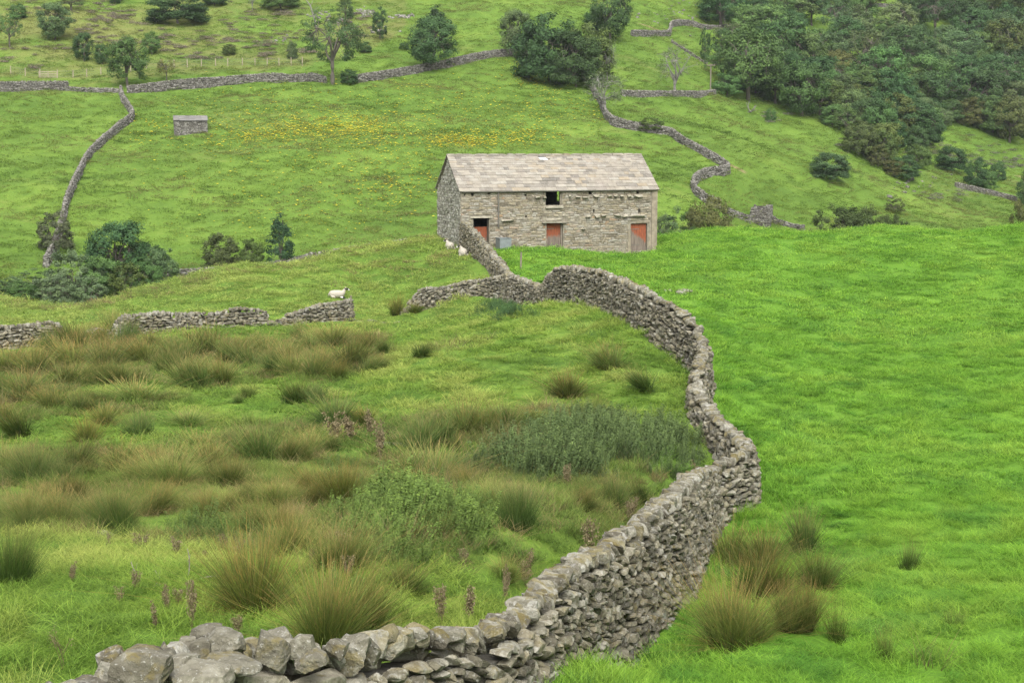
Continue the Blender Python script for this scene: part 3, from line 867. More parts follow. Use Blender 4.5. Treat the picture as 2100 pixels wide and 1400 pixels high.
    # doors -------------------------------------------------------------------
    def door(d, top, slant, rag, label, off=.28, lab2=None):
        b = MB(); r = np.random.default_rng(int(abs(d[0]) * 100)); n = 7; w_ = d[1] - d[0]
        for i in range(n):
            x0 = -w_ / 2 + w_ * i / n; zz = (r.uniform(0, .16) if rag else r.uniform(0, .04))
            b.box((x0 + w_ / n / 2, r.uniform(-.006, .006), (zz + top) / 2), (w_ / n / 2 * .97, .022, (top - zz) / 2))
        for zz in (top * .16, top * .84): b.box((0, .045, zz), (w_ / 2 * .94, .02, .06))
        o = b.build('door', [M_door], root, rel(O + ex * (d[0] + d[1]) / 2 + ey * off + ez * d[2]), False, ang)
        o['slant'] = slant
        if label: o['label'] = label
        for zz in (top * .22, top * .8):
            hb = MB(); hb.box((w_ * -.2, -.03, zz), (w_ * .26, .006, .02)); hb.build('hinge', [M_iron], o)
        return o
    hB = dB[3] - dB[2]; hC = dC[3] - dC[2]
    door([dB[0] + .02, dB[1] - .14, dB[2]], hB - .03, 0.0, True, 'red plank door weathered grey and ragged along its bottom')
    door([dC[0] + .03, dC[1] - .03, dC[2]], hC - .03, .75, False, 'plank door worn to bare grey wood except red at its top corner', .2)
    door([dA[0] + .03, dA[1] - .05, dA[2]], fac(990, 466)[1] - dA[2], 0, False, 'low red half door under a dark opening', .47)
    fr = MB()
    fr.box(rel(O + ex * (dB[1] - .07) + ey * .25 + ez * (dB[2] + dB[3]) / 2), (.06, .07, hB / 2 - .005), Bm)
    fr.build('door_frame', [M_post], root)
    fw = MB()
    fw.box(rel(O + ex * (win[1] - .05) + ey * .12 + ez * (win[2] + win[3]) / 2), (.045, .05, (win[3] - win[2]) / 2 - .004), Bm)
    fw.build('window_frame', [M_post], root)
    # roof -----------------------------------------------------------------------
    R = Stones(); OH = .16
    sd = np.array([0, 0, ZR - ZE]) + ey * W / 2; sdn = sd / np.linalg.norm(sd)
    e0 = O + ez * ZE - sdn * OH; r0 = O + ey * W / 2 + ez * ZR
    hole = (6.35, 7.2, (11, 12))
    slates(R, rel(e0), rel(r0), ex, L, 14, 41, holes=[hole], w=(.3, .68))
    sdb = np.array([0, 0, ZR - ZE]) - ey * W / 2; sbn = sdb / np.linalg.norm(sdb)
    eb = O + ey * W + ez * ZE - sbn * OH
    slates(R, rel(eb), rel(r0), ex, L, 12, 42, w=(.34, .8))
    roof = link('roof', R.mesh('roof', BOX_T, M_slate, 43, False), root)
    rg = Stones(); a = -.12; r = np.random.default_rng(44)
    while a < L + .12:
        w_ = min(r.uniform(.5, .95), L + .13 - a)
        if w_ < .08: break
        rg.add(rel(r0 + ex * (a + w_ / 2) + ez * (.055 + r.normal(0, .008))), np.diag([w_ / 2 * .99, .17, .085]) @ np.stack([ex, ey, ez]), (r.uniform(.4, 1), 0, r.random())); a += w_
    link('ridge_stone', rg.mesh('ridge_stone', ST_BLOCK, M_slate, 45), roof)
    bd = MB()                                        # roof boards carrying the slates
    for (e_, s_) in ((e0, sdn), (eb, sbn)):
        nn = np.cross(ex, s_); nn = nn if nn[2] > 0 else -nn
        ln = np.linalg.norm(r0 - e_)
        bd.box(rel(e_ + ex * L / 2 + s_ * ln / 2 - nn * .05), (L / 2 + .05, ln / 2 - .03, .025), np.stack([ex, s_, nn], 1))
    bd.build('roof_boards', [M_post], roof)
    ps = MB(); sn = np.cross(ex, sdn); sn = sn if sn[2] > 0 else -sn; ln = np.linalg.norm(r0 - e0)
    ps.box(rel(e0 + ex * 6.72 + sdn * (ln * .86) + sn * .015), (.33, .32, .012), np.stack([ex, sdn, sn], 1))
    ps.build('patch_sheet', [M_patch], roof)
    # gutter, downpipe
    gu = MB(); p0 = O - ey * .13 + ez * (ZE - .1)
    gu.loft([rel(p0 + ex * .1), rel(p0 + ex * (L - .15) + ez * .02)], [(.07, .055)] * 2, 8)
    for k in range(12): gu.box(rel(p0 + ex * (.4 + k * 1.18) + ey * .07), (.02, .09, .03), Bm)
    gu.build('gutter', [M_iron], root)
    dp = MB(); a, zt = fac(1021.5, 392); _, zb = fac(1021.5, 466)
    dp.loft([rel(O + ex * a - ey * .09 + ez * z) for z in (zt - .0, (zt + zb) / 2, zb)], [.05, .05, .05], 8)
    for z in (zt - .1, zt - 1.2, zb + .2): dp.box(rel(O + ex * a - ey * .05 + ez * z), (.08, .04, .03), Bm)
    dp.build('downpipe', [M_iron], root)
    # loft floor inside
    fl = MB(); fl.box(rel(O + ex * L / 2 + ey * W / 2 + ez * (win[2] - .12)), (L / 2 - TH - .05, W / 2 - TH - .05, .06), Bm)
    fl.build('loft_floor', [M_dark], root)
    # ---- things standing by the barn
    tk = thing('water_trough', 'grey metal water tank standing against the barn front', 'trough', np.append((O + ex * fac(1028, 515)[0] - ey * .55)[:2], 0))
    x, y, _ = tk.location; tk.location[2] = g1(x, y) - .05; tk.rotation_euler[2] = ang + .12
    t = MB(); w_, d_, h_ = .42, .34, .86
    for (c, h) in (((0, -d_, h_ / 2), (w_, .015, h_ / 2)), ((0, d_, h_ / 2), (w_, .015, h_ / 2)), ((-w_ + .015, 0, h_ / 2), (.015, d_ - .016, h_ / 2)), ((w_ - .015, 0, h_ / 2), (.015, d_ - .016, h_ / 2)), ((0, 0, .05), (w_ - .04, d_ - .02, .02))): t.box(c, h)
    t.build('tank', [M_zinc], tk)
    t2 = MB()
    for (c, h) in (((0, -d_ - .012, h_ - .01), (w_ + .02, .028, .022)), ((0, d_ + .012, h_ - .01), (w_ + .02, .028, .022)), ((-w_, 0, h_ - .01), (.022, d_ - .018, .022)), ((w_, 0, h_ - .01), (.022, d_ - .018, .022))): t2.box(c, h)
    t2.build('rim', [M_zinc], tk)
    return root
barn = build_barn()

def post(u, v, d, h, r, label, name='fence_post', m=M_post, lean=.03):
    p = on_ground(u, d) if d else cast(u, v, 20)
    b = MB(); b.loft([(0, 0, -.3), (lean * h * .5, 0, h * .5), (lean * h, 0, h)], [r, r * .96, r * .9], 7)
    return tag(b.build(name, [m], None, p), label, 'post')
post(1068, 562, 86, 1.0, .06, 'single weathered wooden stake behind the wall near the barn')
post(716.5, 655, 80.4, 1.45, .05, 'thin dark gate post at the end of the broken wall')

# ------------------------------------------------------------------ the small far hut and the ruined fold
def small_hut():
    p0 = cast(358, 282, 130); p1 = cast(424, 281, 130)
    d0 = p0[1]; L = 66 / F * d0 * 1.0; ang = .03
    ex = np.array([math.cos(ang), math.sin(ang), 0]); ey = np.array([-ex[1], ex[0], 0]); ez = np.array([0, 0, 1.])
    O = P(358, 282, d0 + .3); zb = O[2] - .5; H = 34 / F * d0; W = 3.6; O = np.array([O[0], O[1], 0])
    # the hut is turned a little so that its left end shows
    ang = .24; ex = np.array([math.cos(ang), math.sin(ang), 0]); ey = np.array([-ex[1], ex[0], 0])
    ze = zb + .5 + H; zr = ze + .62
    root = thing('stone_hut', 'small grey stone hut with mono pitched slab roof among yellow flowers', 'hut', (O[0], O[1], zb + .5))
    b = np.array(root.location); rel = lambda q: np.asarray(q) - b
    Bm = np.stack([ex, ey, ez], 1)
    m = MB()
    m.box(rel(O + ex * L / 2 + ey * W / 2 + ez * (zb + ze) / 2), (L / 2 - .04, W / 2 - .04, (ze - zb) / 2 - .02), Bm)
    for a in (.2, L - .2):
        q = [rel(O + ex * (a + s * .15) + ey * y + ez * z) for s in (-1, 1) for (y, z) in ((.05, ze - .02), (W - .05, ze - .02), (W * .5, zr - .05))]
        m.add(q, [(0, 1, 2), (5, 4, 3), (0, 3, 4, 1), (1, 4, 5, 2), (2, 5, 3, 0)])
    m.build('wall', [M_core], root)
    S = Stones()
    rubble_face(S, 0, L, ze, zb, lambda a, z: (rel(O + ex * a + ez * z), ex, ey, ez), 61, [(L - .75, L - .2, zb, zb + 1.3)], (.12, .24), (.2, .5), (0, .05))
    gz = lambda y: ze + (zr - ze) * (1 - abs(y - W / 2) / (W / 2)) - .08
    rubble_face(S, 0, W, gz, zb, lambda a, z: (rel(O + ey * a + ez * z), -ey, ex, ez), 62, (), (.12, .24), (.2, .45), (0, .05))
    rubble_face(S, 0, W, gz, zb, lambda a, z: (rel(O + ex * L + ey * a + ez * z), ey, -ex, ez), 63, (), (.12, .24), (.2, .45), (0, .05))
    link('stonework', S.mesh('stonework', ST_BLOCK, M_wallfar, 64), root)
    R = Stones(); sd = ey * W / 2 + ez * (zr - ze); sn = sd / np.linalg.norm(sd)
    slates(R, rel(O + ez * ze - sn * .12), rel(O + ey * W / 2 + ez * zr), ex, L, 6, 65, w=(.4, .9), over=.08)
    sb = -ey * W / 2 + ez * (zr - ze); sn2 = sb / np.linalg.norm(sb)
    slates(R, rel(O + ey * W + ez * ze - sn2 * .12), rel(O + ey * W / 2 + ez * zr), ex, L, 6, 66, w=(.4, .9), over=.08)
    link('roof', R.mesh('roof', BOX_T, M_slategrey, 67, False), root)
small_hut()

def ruin():
    c = cast(1548, 457, 130); d0 = c[1]; s = d0 / F
    ang = -.25; ex = np.array([math.cos(ang), math.sin(ang), 0]); ey = np.array([-ex[1], ex[0], 0]); ez = np.array([0, 0, 1.])
    O = np.array([*P(1538, 457, d0)[:2], 0]); zb = c[2] - .6; Wd = 40 * s; D = 4.6; H = 30 * s
    root = thing('ruined_fold', 'roofless ruin of a small stone fold on the lower slope', 'ruin', (O[0], O[1], c[2]))
    b = np.array(root.location); rel = lambda q: np.asarray(q) - b; Bm = np.stack([ex, ey, ez], 1)
    m = MB(); S = Stones(); th = .45; zt = c[2] + H * .78
    segs = [(O, ex, Wd, zt), (O + ex * Wd, ey, D, zt + .25), (O + ey * D, ex, Wd, zt + .55), (O, ey, D, zt + .3)]
    for k, (o, dr, ln, top) in enumerate(segs):
        nn = np.cross(dr, ez); e0 = th if k % 2 else 0
        inn = -nn if k in (0, 3) else nn
        if k == 0: inn = ey
        if k == 2: inn = -ey
        if k == 1: inn = -ex
        if k == 3: inn = ex
        m.box(rel(o + dr * ln / 2 + inn * th / 2 + ez * (zb + top) / 2), (ln / 2 - e0 - .03, th / 2 - .05, (top - zb) / 2 - .05), np.stack([dr, inn, ez], 1))
        for (off, sgn) in ((0, 1), (th, -1)):
            rubble_face(S, e0 if sgn < 0 else 0, ln - (e0 if sgn < 0 else 0), lambda a: top + .15 * math.sin(a * 3 + k), zb, lambda a, z: (rel(o + dr * a + inn * off + ez * z), dr, inn * sgn, ez), 70 + k * 2 + (1 if off else 0), (), (.14, .26), (.2, .5), (0, .06), .22)
    m.build('wall', [M_core], root)
    link('stonework', S.mesh('stonework', ST_LO, M_wallfar, 79), root)
ruin()

# ------------------------------------------------------------------ far walls
def far_wall(pix, label, seed, h=1.35, dmin=125, tpl=ST_LO, size=1.35, dd=None, cope=True, hs=None):
    pts = []
    for i, q in enumerate(pix):
        p = on_ground(q[0], q[2]) if len(q) > 2 else cast(q[0], q[1], dmin)
        hh = h if hs is None else hs[i]
        pts.append((p[0], p[1], p[2] + hh * .85))
    return build_wall(np.array(pts), label, seed, tpl, M_wallfar, M_wallfar, None, size=size * .9, Tb=.6, Tt=.38, cope=cope, rough=.8)
far_wall([(-60,189),(0,188),(60,187),(125,186.5),(140,187)], 'grey hillside wall at the edge of the picture, below a timber hurdle', 201, 1.7)
far_wall([(142,187),(180,189),(215,190),(243,190)], 'low tumbled stretch of hillside wall left of the field wall junction', 202, .75)
far_wall([(262,190),(300,189),(330,187.5),(400,181),(450,176),(500,171),(560,169),(600,168),(640,167),(668,170)], 'curving hillside wall with pale top between two leafy trees', 203, 1.6, hs=[1.2,1.5,1.7,1.8,1.6,1.5,1.7,1.3,1.5,1.1])
far_wall([(728,170),(770,164),(800,159),(870,147),(930,135),(985,122.5),(1036,116),(1060,117)], 'hillside wall rising behind the dark pointed tree to the wood clump', 204, 1.45)
far_wall([(248,190),(251,204),(262,222),(272,240),(268,249),(245,266),(225,284),(208,298),(180,328),(165,357),(150,387),(138,417),(131,447),(122,480),(108,520),(94,548)], 'crooked field wall running down the slope left of the small hut', 205, 1.3)
far_wall([(1208,172),(1218,192),(1232,216),(1241,238),(1254,252),(1278,261),(1305,267),(1345,273),(1375,279),(1400,296),(1440,318),(1478,339),(1493,351),(1486,357),(1455,361),(1432,370),(1421,384),(1428,400),(1450,417),(1475,428)], 'sinuous stone wall winding down the slope behind the barn', 206, 1.35)
far_wall([(1275,196),(1330,197.5),(1400,197),(1440,197),(1466,194)], 'short level wall crossing behind the bare thorn tree', 207, 1.0)
far_wall([(1296,74),(1330,75),(1368,74),(1374,66),(1378,55),(1400,52),(1420,54),(1445,62),(1475,63),(1520,59)], 'angled wall high on the hill beside the wood', 208, 1.3)
far_wall([(1378,88),(1405,105),(1430,122),(1448,132)], 'tumbled wall remnant under the ivy clad trunk', 209, .6, cope=False)
far_wall([(1960,384),(2000,393),(2040,402),(2085,413)], 'dark low wall below the hawthorns by the wood', 210, 1.0)
far_wall([(1494,440),(1512,446),(1536,455)], 'stub of wall joining the ruined fold to the brown bush', 211, .9, cope=False)
far_wall([(1578,452),(1600,461),(1622,468),(1648,474)], 'overgrown wall dropping from the ruined fold to the field crest', 212, .8, cope=False)
build_wall(np.array([P(*q) for q in [(345,553,134),(450,547,135),(560,536,137),(650,517,139),(740,503,141),(834,489,142)]]), 'wall top peeping above the grassy crest left of the barn', 213, ST_LO, M_wallfar, M_wallfar, None, size=1.35, Tb=.7, Tt=.45, rough=.8)
far_wall([(1750,16),(1800,14),(1840,18),(1880,24)], 'wall glimpsed above the wood at the hill top', 214, 1.0)

# ------------------------------------------------------------------ fence, hurdle, pole
def fence():
    line = [(22,152),(52,156),(82,158),(118,160),(150,160),(178,158),(207,155),(238,152),(268,148),(300,141),(330,139),(357,138.5),(384,138),(413,137),(442,136),(467,135.5),(497,135),(523,135),(548,135),(572,135),(597,134),(620,133)]
    pts = [cast(u, v, 180) for u, v in line]
    root = thing('wire_fence', 'wire netting fence with pale posts crossing the hillside above the long wall', 'fence', pts[10])
    b = np.array(root.location)
    for i, p in enumerate(pts):
        m = MB(); m.loft([(0, 0, -.2), (.02, 0, 1.25)], [.08, .075], 6); m.build('post', [M_newpost], root, p - b)
    wr = MB()
    for z in (.15, .4, .65, .9, 1.1):
        wr.loft([p - b + np.array([0, 0, z]) for p in pts], [.007] * len(pts), 4)
    wr.build('wire', [M_zinc], root)
fence()
def hurdle():
    p = cast(99, 160, 180); s = p[1] / F; w = 36 * s; h = 1.0
    root = thing('timber_hurdle', 'pale timber hurdle gate set in the wire fence', 'gate', p, .05)
    for x in (-w / 2, 0, w / 2):
        m = MB(); m.box((x, 0, h / 2 - .05), (.06, .05, h / 2 + .08)); m.build('upright', [M_newpost], root)
    for k in range(4):
        m = MB(); m.box((0, -.075, .12 + k * .27), (w / 2 + .04, .022, .05)); m.build('rail', [M_newpost], root)
hurdle()
def pole():
    p = cast(1457, 187, 200); s = p[1] / F; h = 54 * s
    root = thing('utility_pole', 'slim wooden utility pole with crossarm beside the wood', 'pole', p)
    m = MB(); m.loft([(0, 0, -.5), (0, 0, h * .5), (0, 0, h)], [.13, .115, .1], 8); m.build('pole', [M_post], root)
    m = MB(); m.box((0, -.12, h - .25), (.75, .05, .06))
    for x in (-.65, -.2, .2, .65): m.loft([(x, -.12, h - .19), (x, -.12, h - .02)], [.04, .03], 6)
    m.build('crossarm', [M_post], root)
pole()

# ------------------------------------------------------------------ loose stones
def loose(u, v, d, a, b, c, label, seed, rz=0):
    p = on_ground(u, d) if d else cast(u, v, 8); S = Stones(); r = np.random.default_rng(seed)
    S.add(np.zeros(3), np.diag([a / 2, b / 2, c / 2]) @ rot3(r.normal(0, .1), r.normal(0, .12), rz), (r.uniform(.4, .9), .1, r.random()))
    o = link('loose_stone', S.mesh('loose_stone', ST_HI, M_cope, seed), None, p + np.array([0, 0, c * .22]))
    return tag(o, label, 'stone')
loose(1405, 590, 73, .9, .5, .2, 'flat pale stone lying in the lush field just beyond the wall', 501)
loose(1370, 594, 72, .55, .4, .16, 'small pinkish stone lying nearest the wall in the lush field', 502)
loose(1398, 598, 71.6, .6, .4, .22, 'broken stone lying against the flat pale stone', 503)
for i, (u, v, d, a) in enumerate([(735, 655, 80, .5), (760, 652, 80.5, .7), (785, 656, 80, .4), (812, 657, 80, .45)]):
    loose(u, v, d, a, a * .7, a * .35, ['pale stone at the foot of the gate post', 'longest pale stone lying in the worn gateway', 'small stone in the middle of the worn gateway', 'stone lying in the gateway by the brown rush'][i], 510 + i)
loose(805, 912, None, .9, .3, .1, 'flat pale plank of stone lying between the rushes', 520, .1)
loose(1152, 633, 63.5, .45, .35, .14, 'pale stone lying on the hump top below the wall', 521)
loose(1420, 812, 43, .35, .3, .16, 'pale stone fallen beside the wall foot on the hump', 522)
loose(215, 1100, None, .3, .25, .15, 'pale stone half buried beside the big rushes', 523)
# ------------------------------------------------------------------ plant prototypes (numpy)
def blade_mesh(name, n, R, H, lean, curve, width, levels, seed, material, center_bias=1.0, spread=None, hvar=.35, out=.8, parts=None):
    """n blades rooted in a disc of radius R. Attributes: t along the blade, br per blade."""
    r = np.random.default_rng(seed)
    rad = R * np.sqrt(r.random(n)) ** center_bias; th = r.uniform(0, 2 * np.pi, n)
    root = np.stack([rad * np.cos(th), rad * np.sin(th), np.zeros(n)], 1)
    od = np.stack([np.cos(th), np.sin(th)], 1)
    q = r.normal(size=(n, 2)); q /= np.linalg.norm(q, axis=1, keepdims=True) + 1e-9
    dr = od * out * (rad / R)[:, None] + q * (1 - out * .6); 
    ln = lean * np.abs(r.normal(1, .35, n)) * (.35 + .65 * rad / R if out > .5 else np.ones(n))
    h = H * np.clip(r.normal(1 - .25 * hvar, hvar * .6, n), .3, 1.4)
    tt = np.linspace(0, 1, levels + 1)
    V = np.zeros((n, levels + 1, 2, 3)); 
    fa = r.uniform(0, np.pi, n); side = np.stack([np.cos(fa), np.sin(fa), np.zeros(n)], 1)
    for k, t in enumerate(tt):
        hor = h * (ln * t + curve * ln * t * t)
        ver = h * (t - .35 * curve * ln * t * t)
        p = root.copy(); p[:, :2] += dr * hor[:, None]; p[:, 2] += ver
        wd = width * (1 - t * .85) * r.uniform(.7, 1.3, n) if k == 0 else width * (1 - t * .85) * np.ones(n)
        V[:, k, 0] = p - side * wd[:, None] / 2; V[:, k, 1] = p + side * wd[:, None] / 2
    Vf = V.reshape(-1, 3)
    idx = np.arange(n * (levels + 1) * 2).reshape(n, levels + 1, 2)
    Q = np.stack([idx[:, :-1, 0], idx[:, :-1, 1], idx[:, 1:, 1], idx[:, 1:, 0]], -1).reshape(-1, 4)
    T = np.broadcast_to(tt[None, :, None], (n, levels + 1, 2)).ravel()
    B = np.repeat(r.random(n), (levels + 1) * 2)
    return Vf, Q, T, B

def blades_obj(name, sets, material):
    Vs, Qs, Ts, Bs = [], [], [], []; off = 0
    for (V, Q, T, B) in sets:
        Vs.append(V); Qs.append(Q + off); Ts.append(T); Bs.append(B); off += len(V)
    return mesh_from(name, np.concatenate(Vs), np.concatenate(Qs), [material], {'t': np.concatenate(Ts), 'br': np.concatenate(Bs)})

def leaf_quads(c, nrm, size, r, aspect=.6, bend=.0):
    """Leaf-sized faces at points c with normals nrm."""
    n = len(c); nrm = nrm / (np.linalg.norm(nrm, axis=1, keepdims=True) + 1e-9)
    q = r.normal(size=(n, 3)); a = np.cross(nrm, q); a /= np.linalg.norm(a, axis=1, keepdims=True) + 1e-9
    b = np.cross(nrm, a); s = size * r.uniform(.6, 1.3, n)[:, None]
    V = np.stack([c - a * s, c - b * s * aspect, c + a * s, c + b * s * aspect], 1).reshape(-1, 3)
    return V, np.arange(n * 4).reshape(n, 4)

# ---- trees -----------------------------------------------------------------
def tube_path(mb, p0, p1, r0, r1, r, bow=.12, n=5, sides=6):
    p0, p1 = np.array(p0, float), np.array(p1, float); L = np.linalg.norm(p1 - p0)
    o = r.normal(size=3) * bow * L
    t = np.linspace(0, 1, n)
    pts = p0[None] * (1 - t)[:, None] + p1[None] * t[:, None] + o[None] * (t * (1 - t))[:, None] * 2
    mb.loft(pts, r0 + (r1 - r0) * t, sides)

def tree_proto(kind, seed):
    """Returns (trunk mesh, crown mesh) of a tree about 1 unit tall and 1 unit wide."""
    r = np.random.default_rng(seed); tr = MB()
    sparse = 1.0; leaf = .019; upbias = .55; trunk_r = .028; nleaf = 60
    clumps = []
    def ell(n, cz, rx, rz, rc, shell=.55, zmin=-1, taper=0):
        k = 0; tries = 0
        while k < n and tries < n * 60:
            tries += 1
            d = r.normal(size=3); d /= np.linalg.norm(d)
            if d[2] < zmin: continue
            f = shell + (1 - shell) * r.random() ** .6
            f *= (.88 + .24 * (kind not in ('round', 'bush', 'broad')) * .5) + .26 * vnoise(d[0] * 2 + seed, d[1] * 2 + d[2] * 1.7, seed)   # uneven outline
            p = np.array([d[0] * rx * f, d[1] * rx * f, cz + d[2] * rz * f])
            if taper: 
                g = np.clip((p[2] - (cz - rz)) / (2 * rz), 0, 1); p[:2] *= (1 - taper * g)
            clumps.append((p, rc * r.uniform(.65, 1.35))); k += 1
    if kind == 'round': ell(110, .5, .45, .46, .1, .66, -.95); nleaf = 80
    elif kind == 'broad': ell(72, .6, .46, .36, .1, .55, -.7); ell(34, .34, .42, .24, .085, .6, -.7); nleaf = 76
    elif kind == 'ash': ell(62, .62, .44, .36, .075, .45, -.75); nleaf = 84; upbias = .3; leaf = .016
    elif kind == 'conical': ell(85, .48, .42, .47, .085, .5, -1, .72); leaf = .017
    elif kind == 'bush': ell(80, .42, .44, .5, .1, .6, -.7); ell(40, .14, .46, .14, .09, .6, -.6); trunk_r = .02; nleaf = 110; leaf = .0195
    elif kind == 'willow': ell(85, .42, .45, .5, .08, .6, -.7); ell(45, .14, .47, .14, .075, .6, -.6); nleaf = 90; leaf = .021; upbias = .8; trunk_r = .02
    elif kind == 'thorn': ell(60, .58, .45, .36, .07, .4, -.8); nleaf = 62; leaf = .014; upbias = .2
    elif kind == 'bare': ell(40, .62, .42, .36, .06, .3, -.8); nleaf = 34; leaf = .013; upbias = .2
    elif kind == 'column': ell(60, .5, .4, .49, .1, .5); leaf = .02
    LS = {'conical': 1.15, 'column': 1.3}.get(kind, 1.0); leaf *= LS
    base_z = .25 if kind in ('bush', 'willow') else .42
    # trunk and limbs
    tube_path(tr, (0, 0, -.06), (r.normal(0, .02), r.normal(0, .02), base_z), trunk_r * 1.25, trunk_r * .8, r, .06, 6, 8)
    mains = []
    for k in range(7 if kind != 'bare' else 9):
        a = k * 2.4 + r.uniform(-.3, .3); z = .45 + .4 * r.random(); rr = .12 + .16 * r.random()
        if kind in ('bush', 'willow'): z *= .7
        if kind in ('conical', 'column'): rr *= .5; z = .35 + .6 * r.random()
        e = np.array([math.cos(a) * rr, math.sin(a) * rr, z]); mains.append(e)
        tube_path(tr, (0, 0, base_z * r.uniform(.55, 1)), e, trunk_r * .6, trunk_r * .25, r, .15, 5, 6)
    for (p, rc) in clumps[:: 1 if kind in ('bare', 'thorn', 'ash') else 2]:
        e = mains[int(np.argmin([np.linalg.norm(p - m) for m in mains]))]
        tube_path(tr, e, p, trunk_r * .24, trunk_r * .06, r, .15, 4, 4)
    if kind in ('bare', 'thorn'):
        for (p, rc) in clumps:
            for _ in range(7 if kind == 'bare' else 4):
                q = p + r.normal(size=3) * rc * 1.1; tube_path(tr, p, q, trunk_r * .075, trunk_r * .02, r, .2, 3, 3)
    C, N, B = [], [], []
    cc = np.array([0, 0, .5])
    for (p, rc) in clumps:
        n = max(3, int(nleaf * (rc / .09) ** 1.5 * r.uniform(.7, 1.2)))
        d = r.normal(size=(n, 3)); d /= np.linalg.norm(d, axis=1, keepdims=True)
        d[:, 2] = d[:, 2] * .75 + .12
        f = r.random(n) ** .45
        C.append(p + d * (rc * f)[:, None] * np.array([1.05, 1.05, 1.0])); 
        N.append(d * .7 + np.array([0, 0, upbias * .5]) + r.normal(size=(n, 3)) * .5 + (p - cc) * np.array([1.6, 1.6, 1.6]))
        B.append(np.clip(r.normal(.5, .16, n) + r.normal(0, .13), 0, 1))
    C = np.concatenate(C); N = np.concatenate(N); B = np.concatenate(B)
    V, Q = leaf_quads(C, N, leaf, r)
    q = V[:, :2].ravel(); V[:, :2] *= .5 / np.percentile(np.hypot(V[:, 0], V[:, 1]), 97); kz = 1 / np.percentile(V[:, 2], 99.3); V[:, 2] *= kz
    V[:, 2] = np.maximum(V[:, 2], .0)
    crown = mesh_from('crown', V, Q, [M_leaf], {'br': np.repeat(B, 4)})
    o = tr.build('trunk', [M_barkpale if kind in ('bare', 'thorn') else M_bark], None); me = o.data; bpy.data.objects.remove(o)
    return me, crown

TREES = {}
for kind, n in (('round', 4), ('broad', 3), ('ash', 3), ('conical', 2), ('bush', 4), ('willow', 3), ('thorn', 2), ('bare', 2), ('column', 1)):
    TREES[kind] = [tree_proto(kind, 600 + 31 * i + sum(map(ord, kind))) for i in range(n)]

GREENS = {'dark': (.047, .094, .033), 'mid': (.08, .148, .044), 'grey': (.086, .132, .054), 'olive': (.078, .114, .032), 'yellow': (.15, .15, .045), 'brown': (.088, .106, .036), 'pale': (.09, .145, .052), 'silver': (.115, .162, .078)}
_tc = 0
def tree(kind, p, w, h, col, label, cat='tree', group=None, name=None, var=None, jit=.12):
    global _tc; _tc += 1
    r = np.random.default_rng(4000 + _tc)
    tm, cm = TREES[kind][(_tc if var is None else var) % len(TREES[kind])]
    root = thing(name or ('shrub' if cat in ('bush', 'shrub') else 'tree'), label, cat, p, r.uniform(0, 6.28), group)
    root.scale = (w, w, h)
    c = GREENS[col] if isinstance(col, str) else col
    k = r.uniform(1 - jit, 1 + jit)
    a = link('trunk', tm, root); b = link('crown', cm, root)
    b.color = (c[0] * k * r.uniform(1 - jit * .6, 1 + jit * .6), c[1] * k, c[2] * k, 1)
    return root

def tree_px(kind, u, vb, wpx, hpx, col, label, cat='tree', d=None, dmin=125, **k):
    p = on_ground(u, d) if d else cast(u, vb, dmin)
    s = p[1] / F
    if d:      # hidden base: height runs from the ground up to the seen top
        top = P(u, vb - hpx, d)[2]; return tree(kind, p, wpx * s * 1.06, max(top - p[2], 1), col, label, cat, **k)
    return tree(kind, p, wpx * s * 1.06, hpx * s, col, label, cat, **k)

T = tree_px
# hillside at the top left
T('ash', 20, 97, 50, 66, 'mid', 'leafy green tree at the picture edge above the timber hurdle')
T('round', 112, 82, 68, 72, 'grey', 'grey green rounded tree high on the rough left slope')
T('bush', 38, 40, 34, 30, 'mid', 'small green tree above the leafy one at the picture edge')
T('ash', 146, 22, 60, 30, 'grey', 'grey scrubby tree in the top corner of the rough slope', 'bush')
T('round', 172, 126, 42, 56, 'dark', 'dark tree, taller of the close pair above the wire fence')
T('round', 209, 133, 30, 40, 'dark', 'dark tree, smaller of the close pair above the wire fence')
T('broad', 262, 180, 82, 100, (.06, .115, .034), 'wide leafy tree growing at the junction of the hillside walls')
T('round', 311, 113, 36, 46, 'mid', 'round green tree standing alone between two dark patches of scrub')
T('ash', 342, 166, 38, 46, 'yellow', 'little yellowing open tree just above the long wall')
T('bush', 366, 48, 116, 66, 'dark', 'broad dark bushy tree cut by the top of the picture')
T('round', 236, 9, 34, 40, 'dark', 'tree at the picture top with a pale trunk showing')
T('bush', 440, 12, 48, 30, 'dark', 'dark low tree at the picture top right of the broad bushy one')
T('bare', 518, 24, 22, 44, 'grey', 'thin bare sapling at the top of the hillside')
T('bush', 576, 17, 76, 34, 'mid', 'wide flat green tree clipped by the picture top')
T('ash', 682, 174, 128, 146, (.07, .118, .042), 'tall airy ash tree straddling the hillside wall', var=0)
T('conical', 708, 40, 34, 50, 'grey', 'small grey green tree left of the slim one near the scree')
T('column', 779, 80, 30, 62, (.05, .095, .034), 'slim upright green tree alone on the upper slope')
T('bush', 716, 172, 36, 28, 'dark', 'dark little shrub tucked against the hillside wall by the ash', 'shrub')
T('bush', 749, 109, 26, 22, 'dark', 'dark small shrub on the slope right of the tall ash', 'shrub')
T('bush', 829, 102, 22, 14, 'dark', 'tiny dark shrub left of the dense pointed tree', 'shrub')
T('bush', 600, 122, 22, 34, 'grey', 'slender grey shrub at the fence end left of the tall ash', 'shrub')
T('bush', 470, 112, 28, 20, 'olive', 'olive shrub in the rough ground above the wire fence', 'shrub')
T('round', 888, 143, 98, 104, 'dark', 'dense dark tree standing on the hillside wall', var=1)
T('conical', 894, 140, 62, 128, (.04, .07, .03), 'pale topped tree rising just behind the dense dark one', d=252)
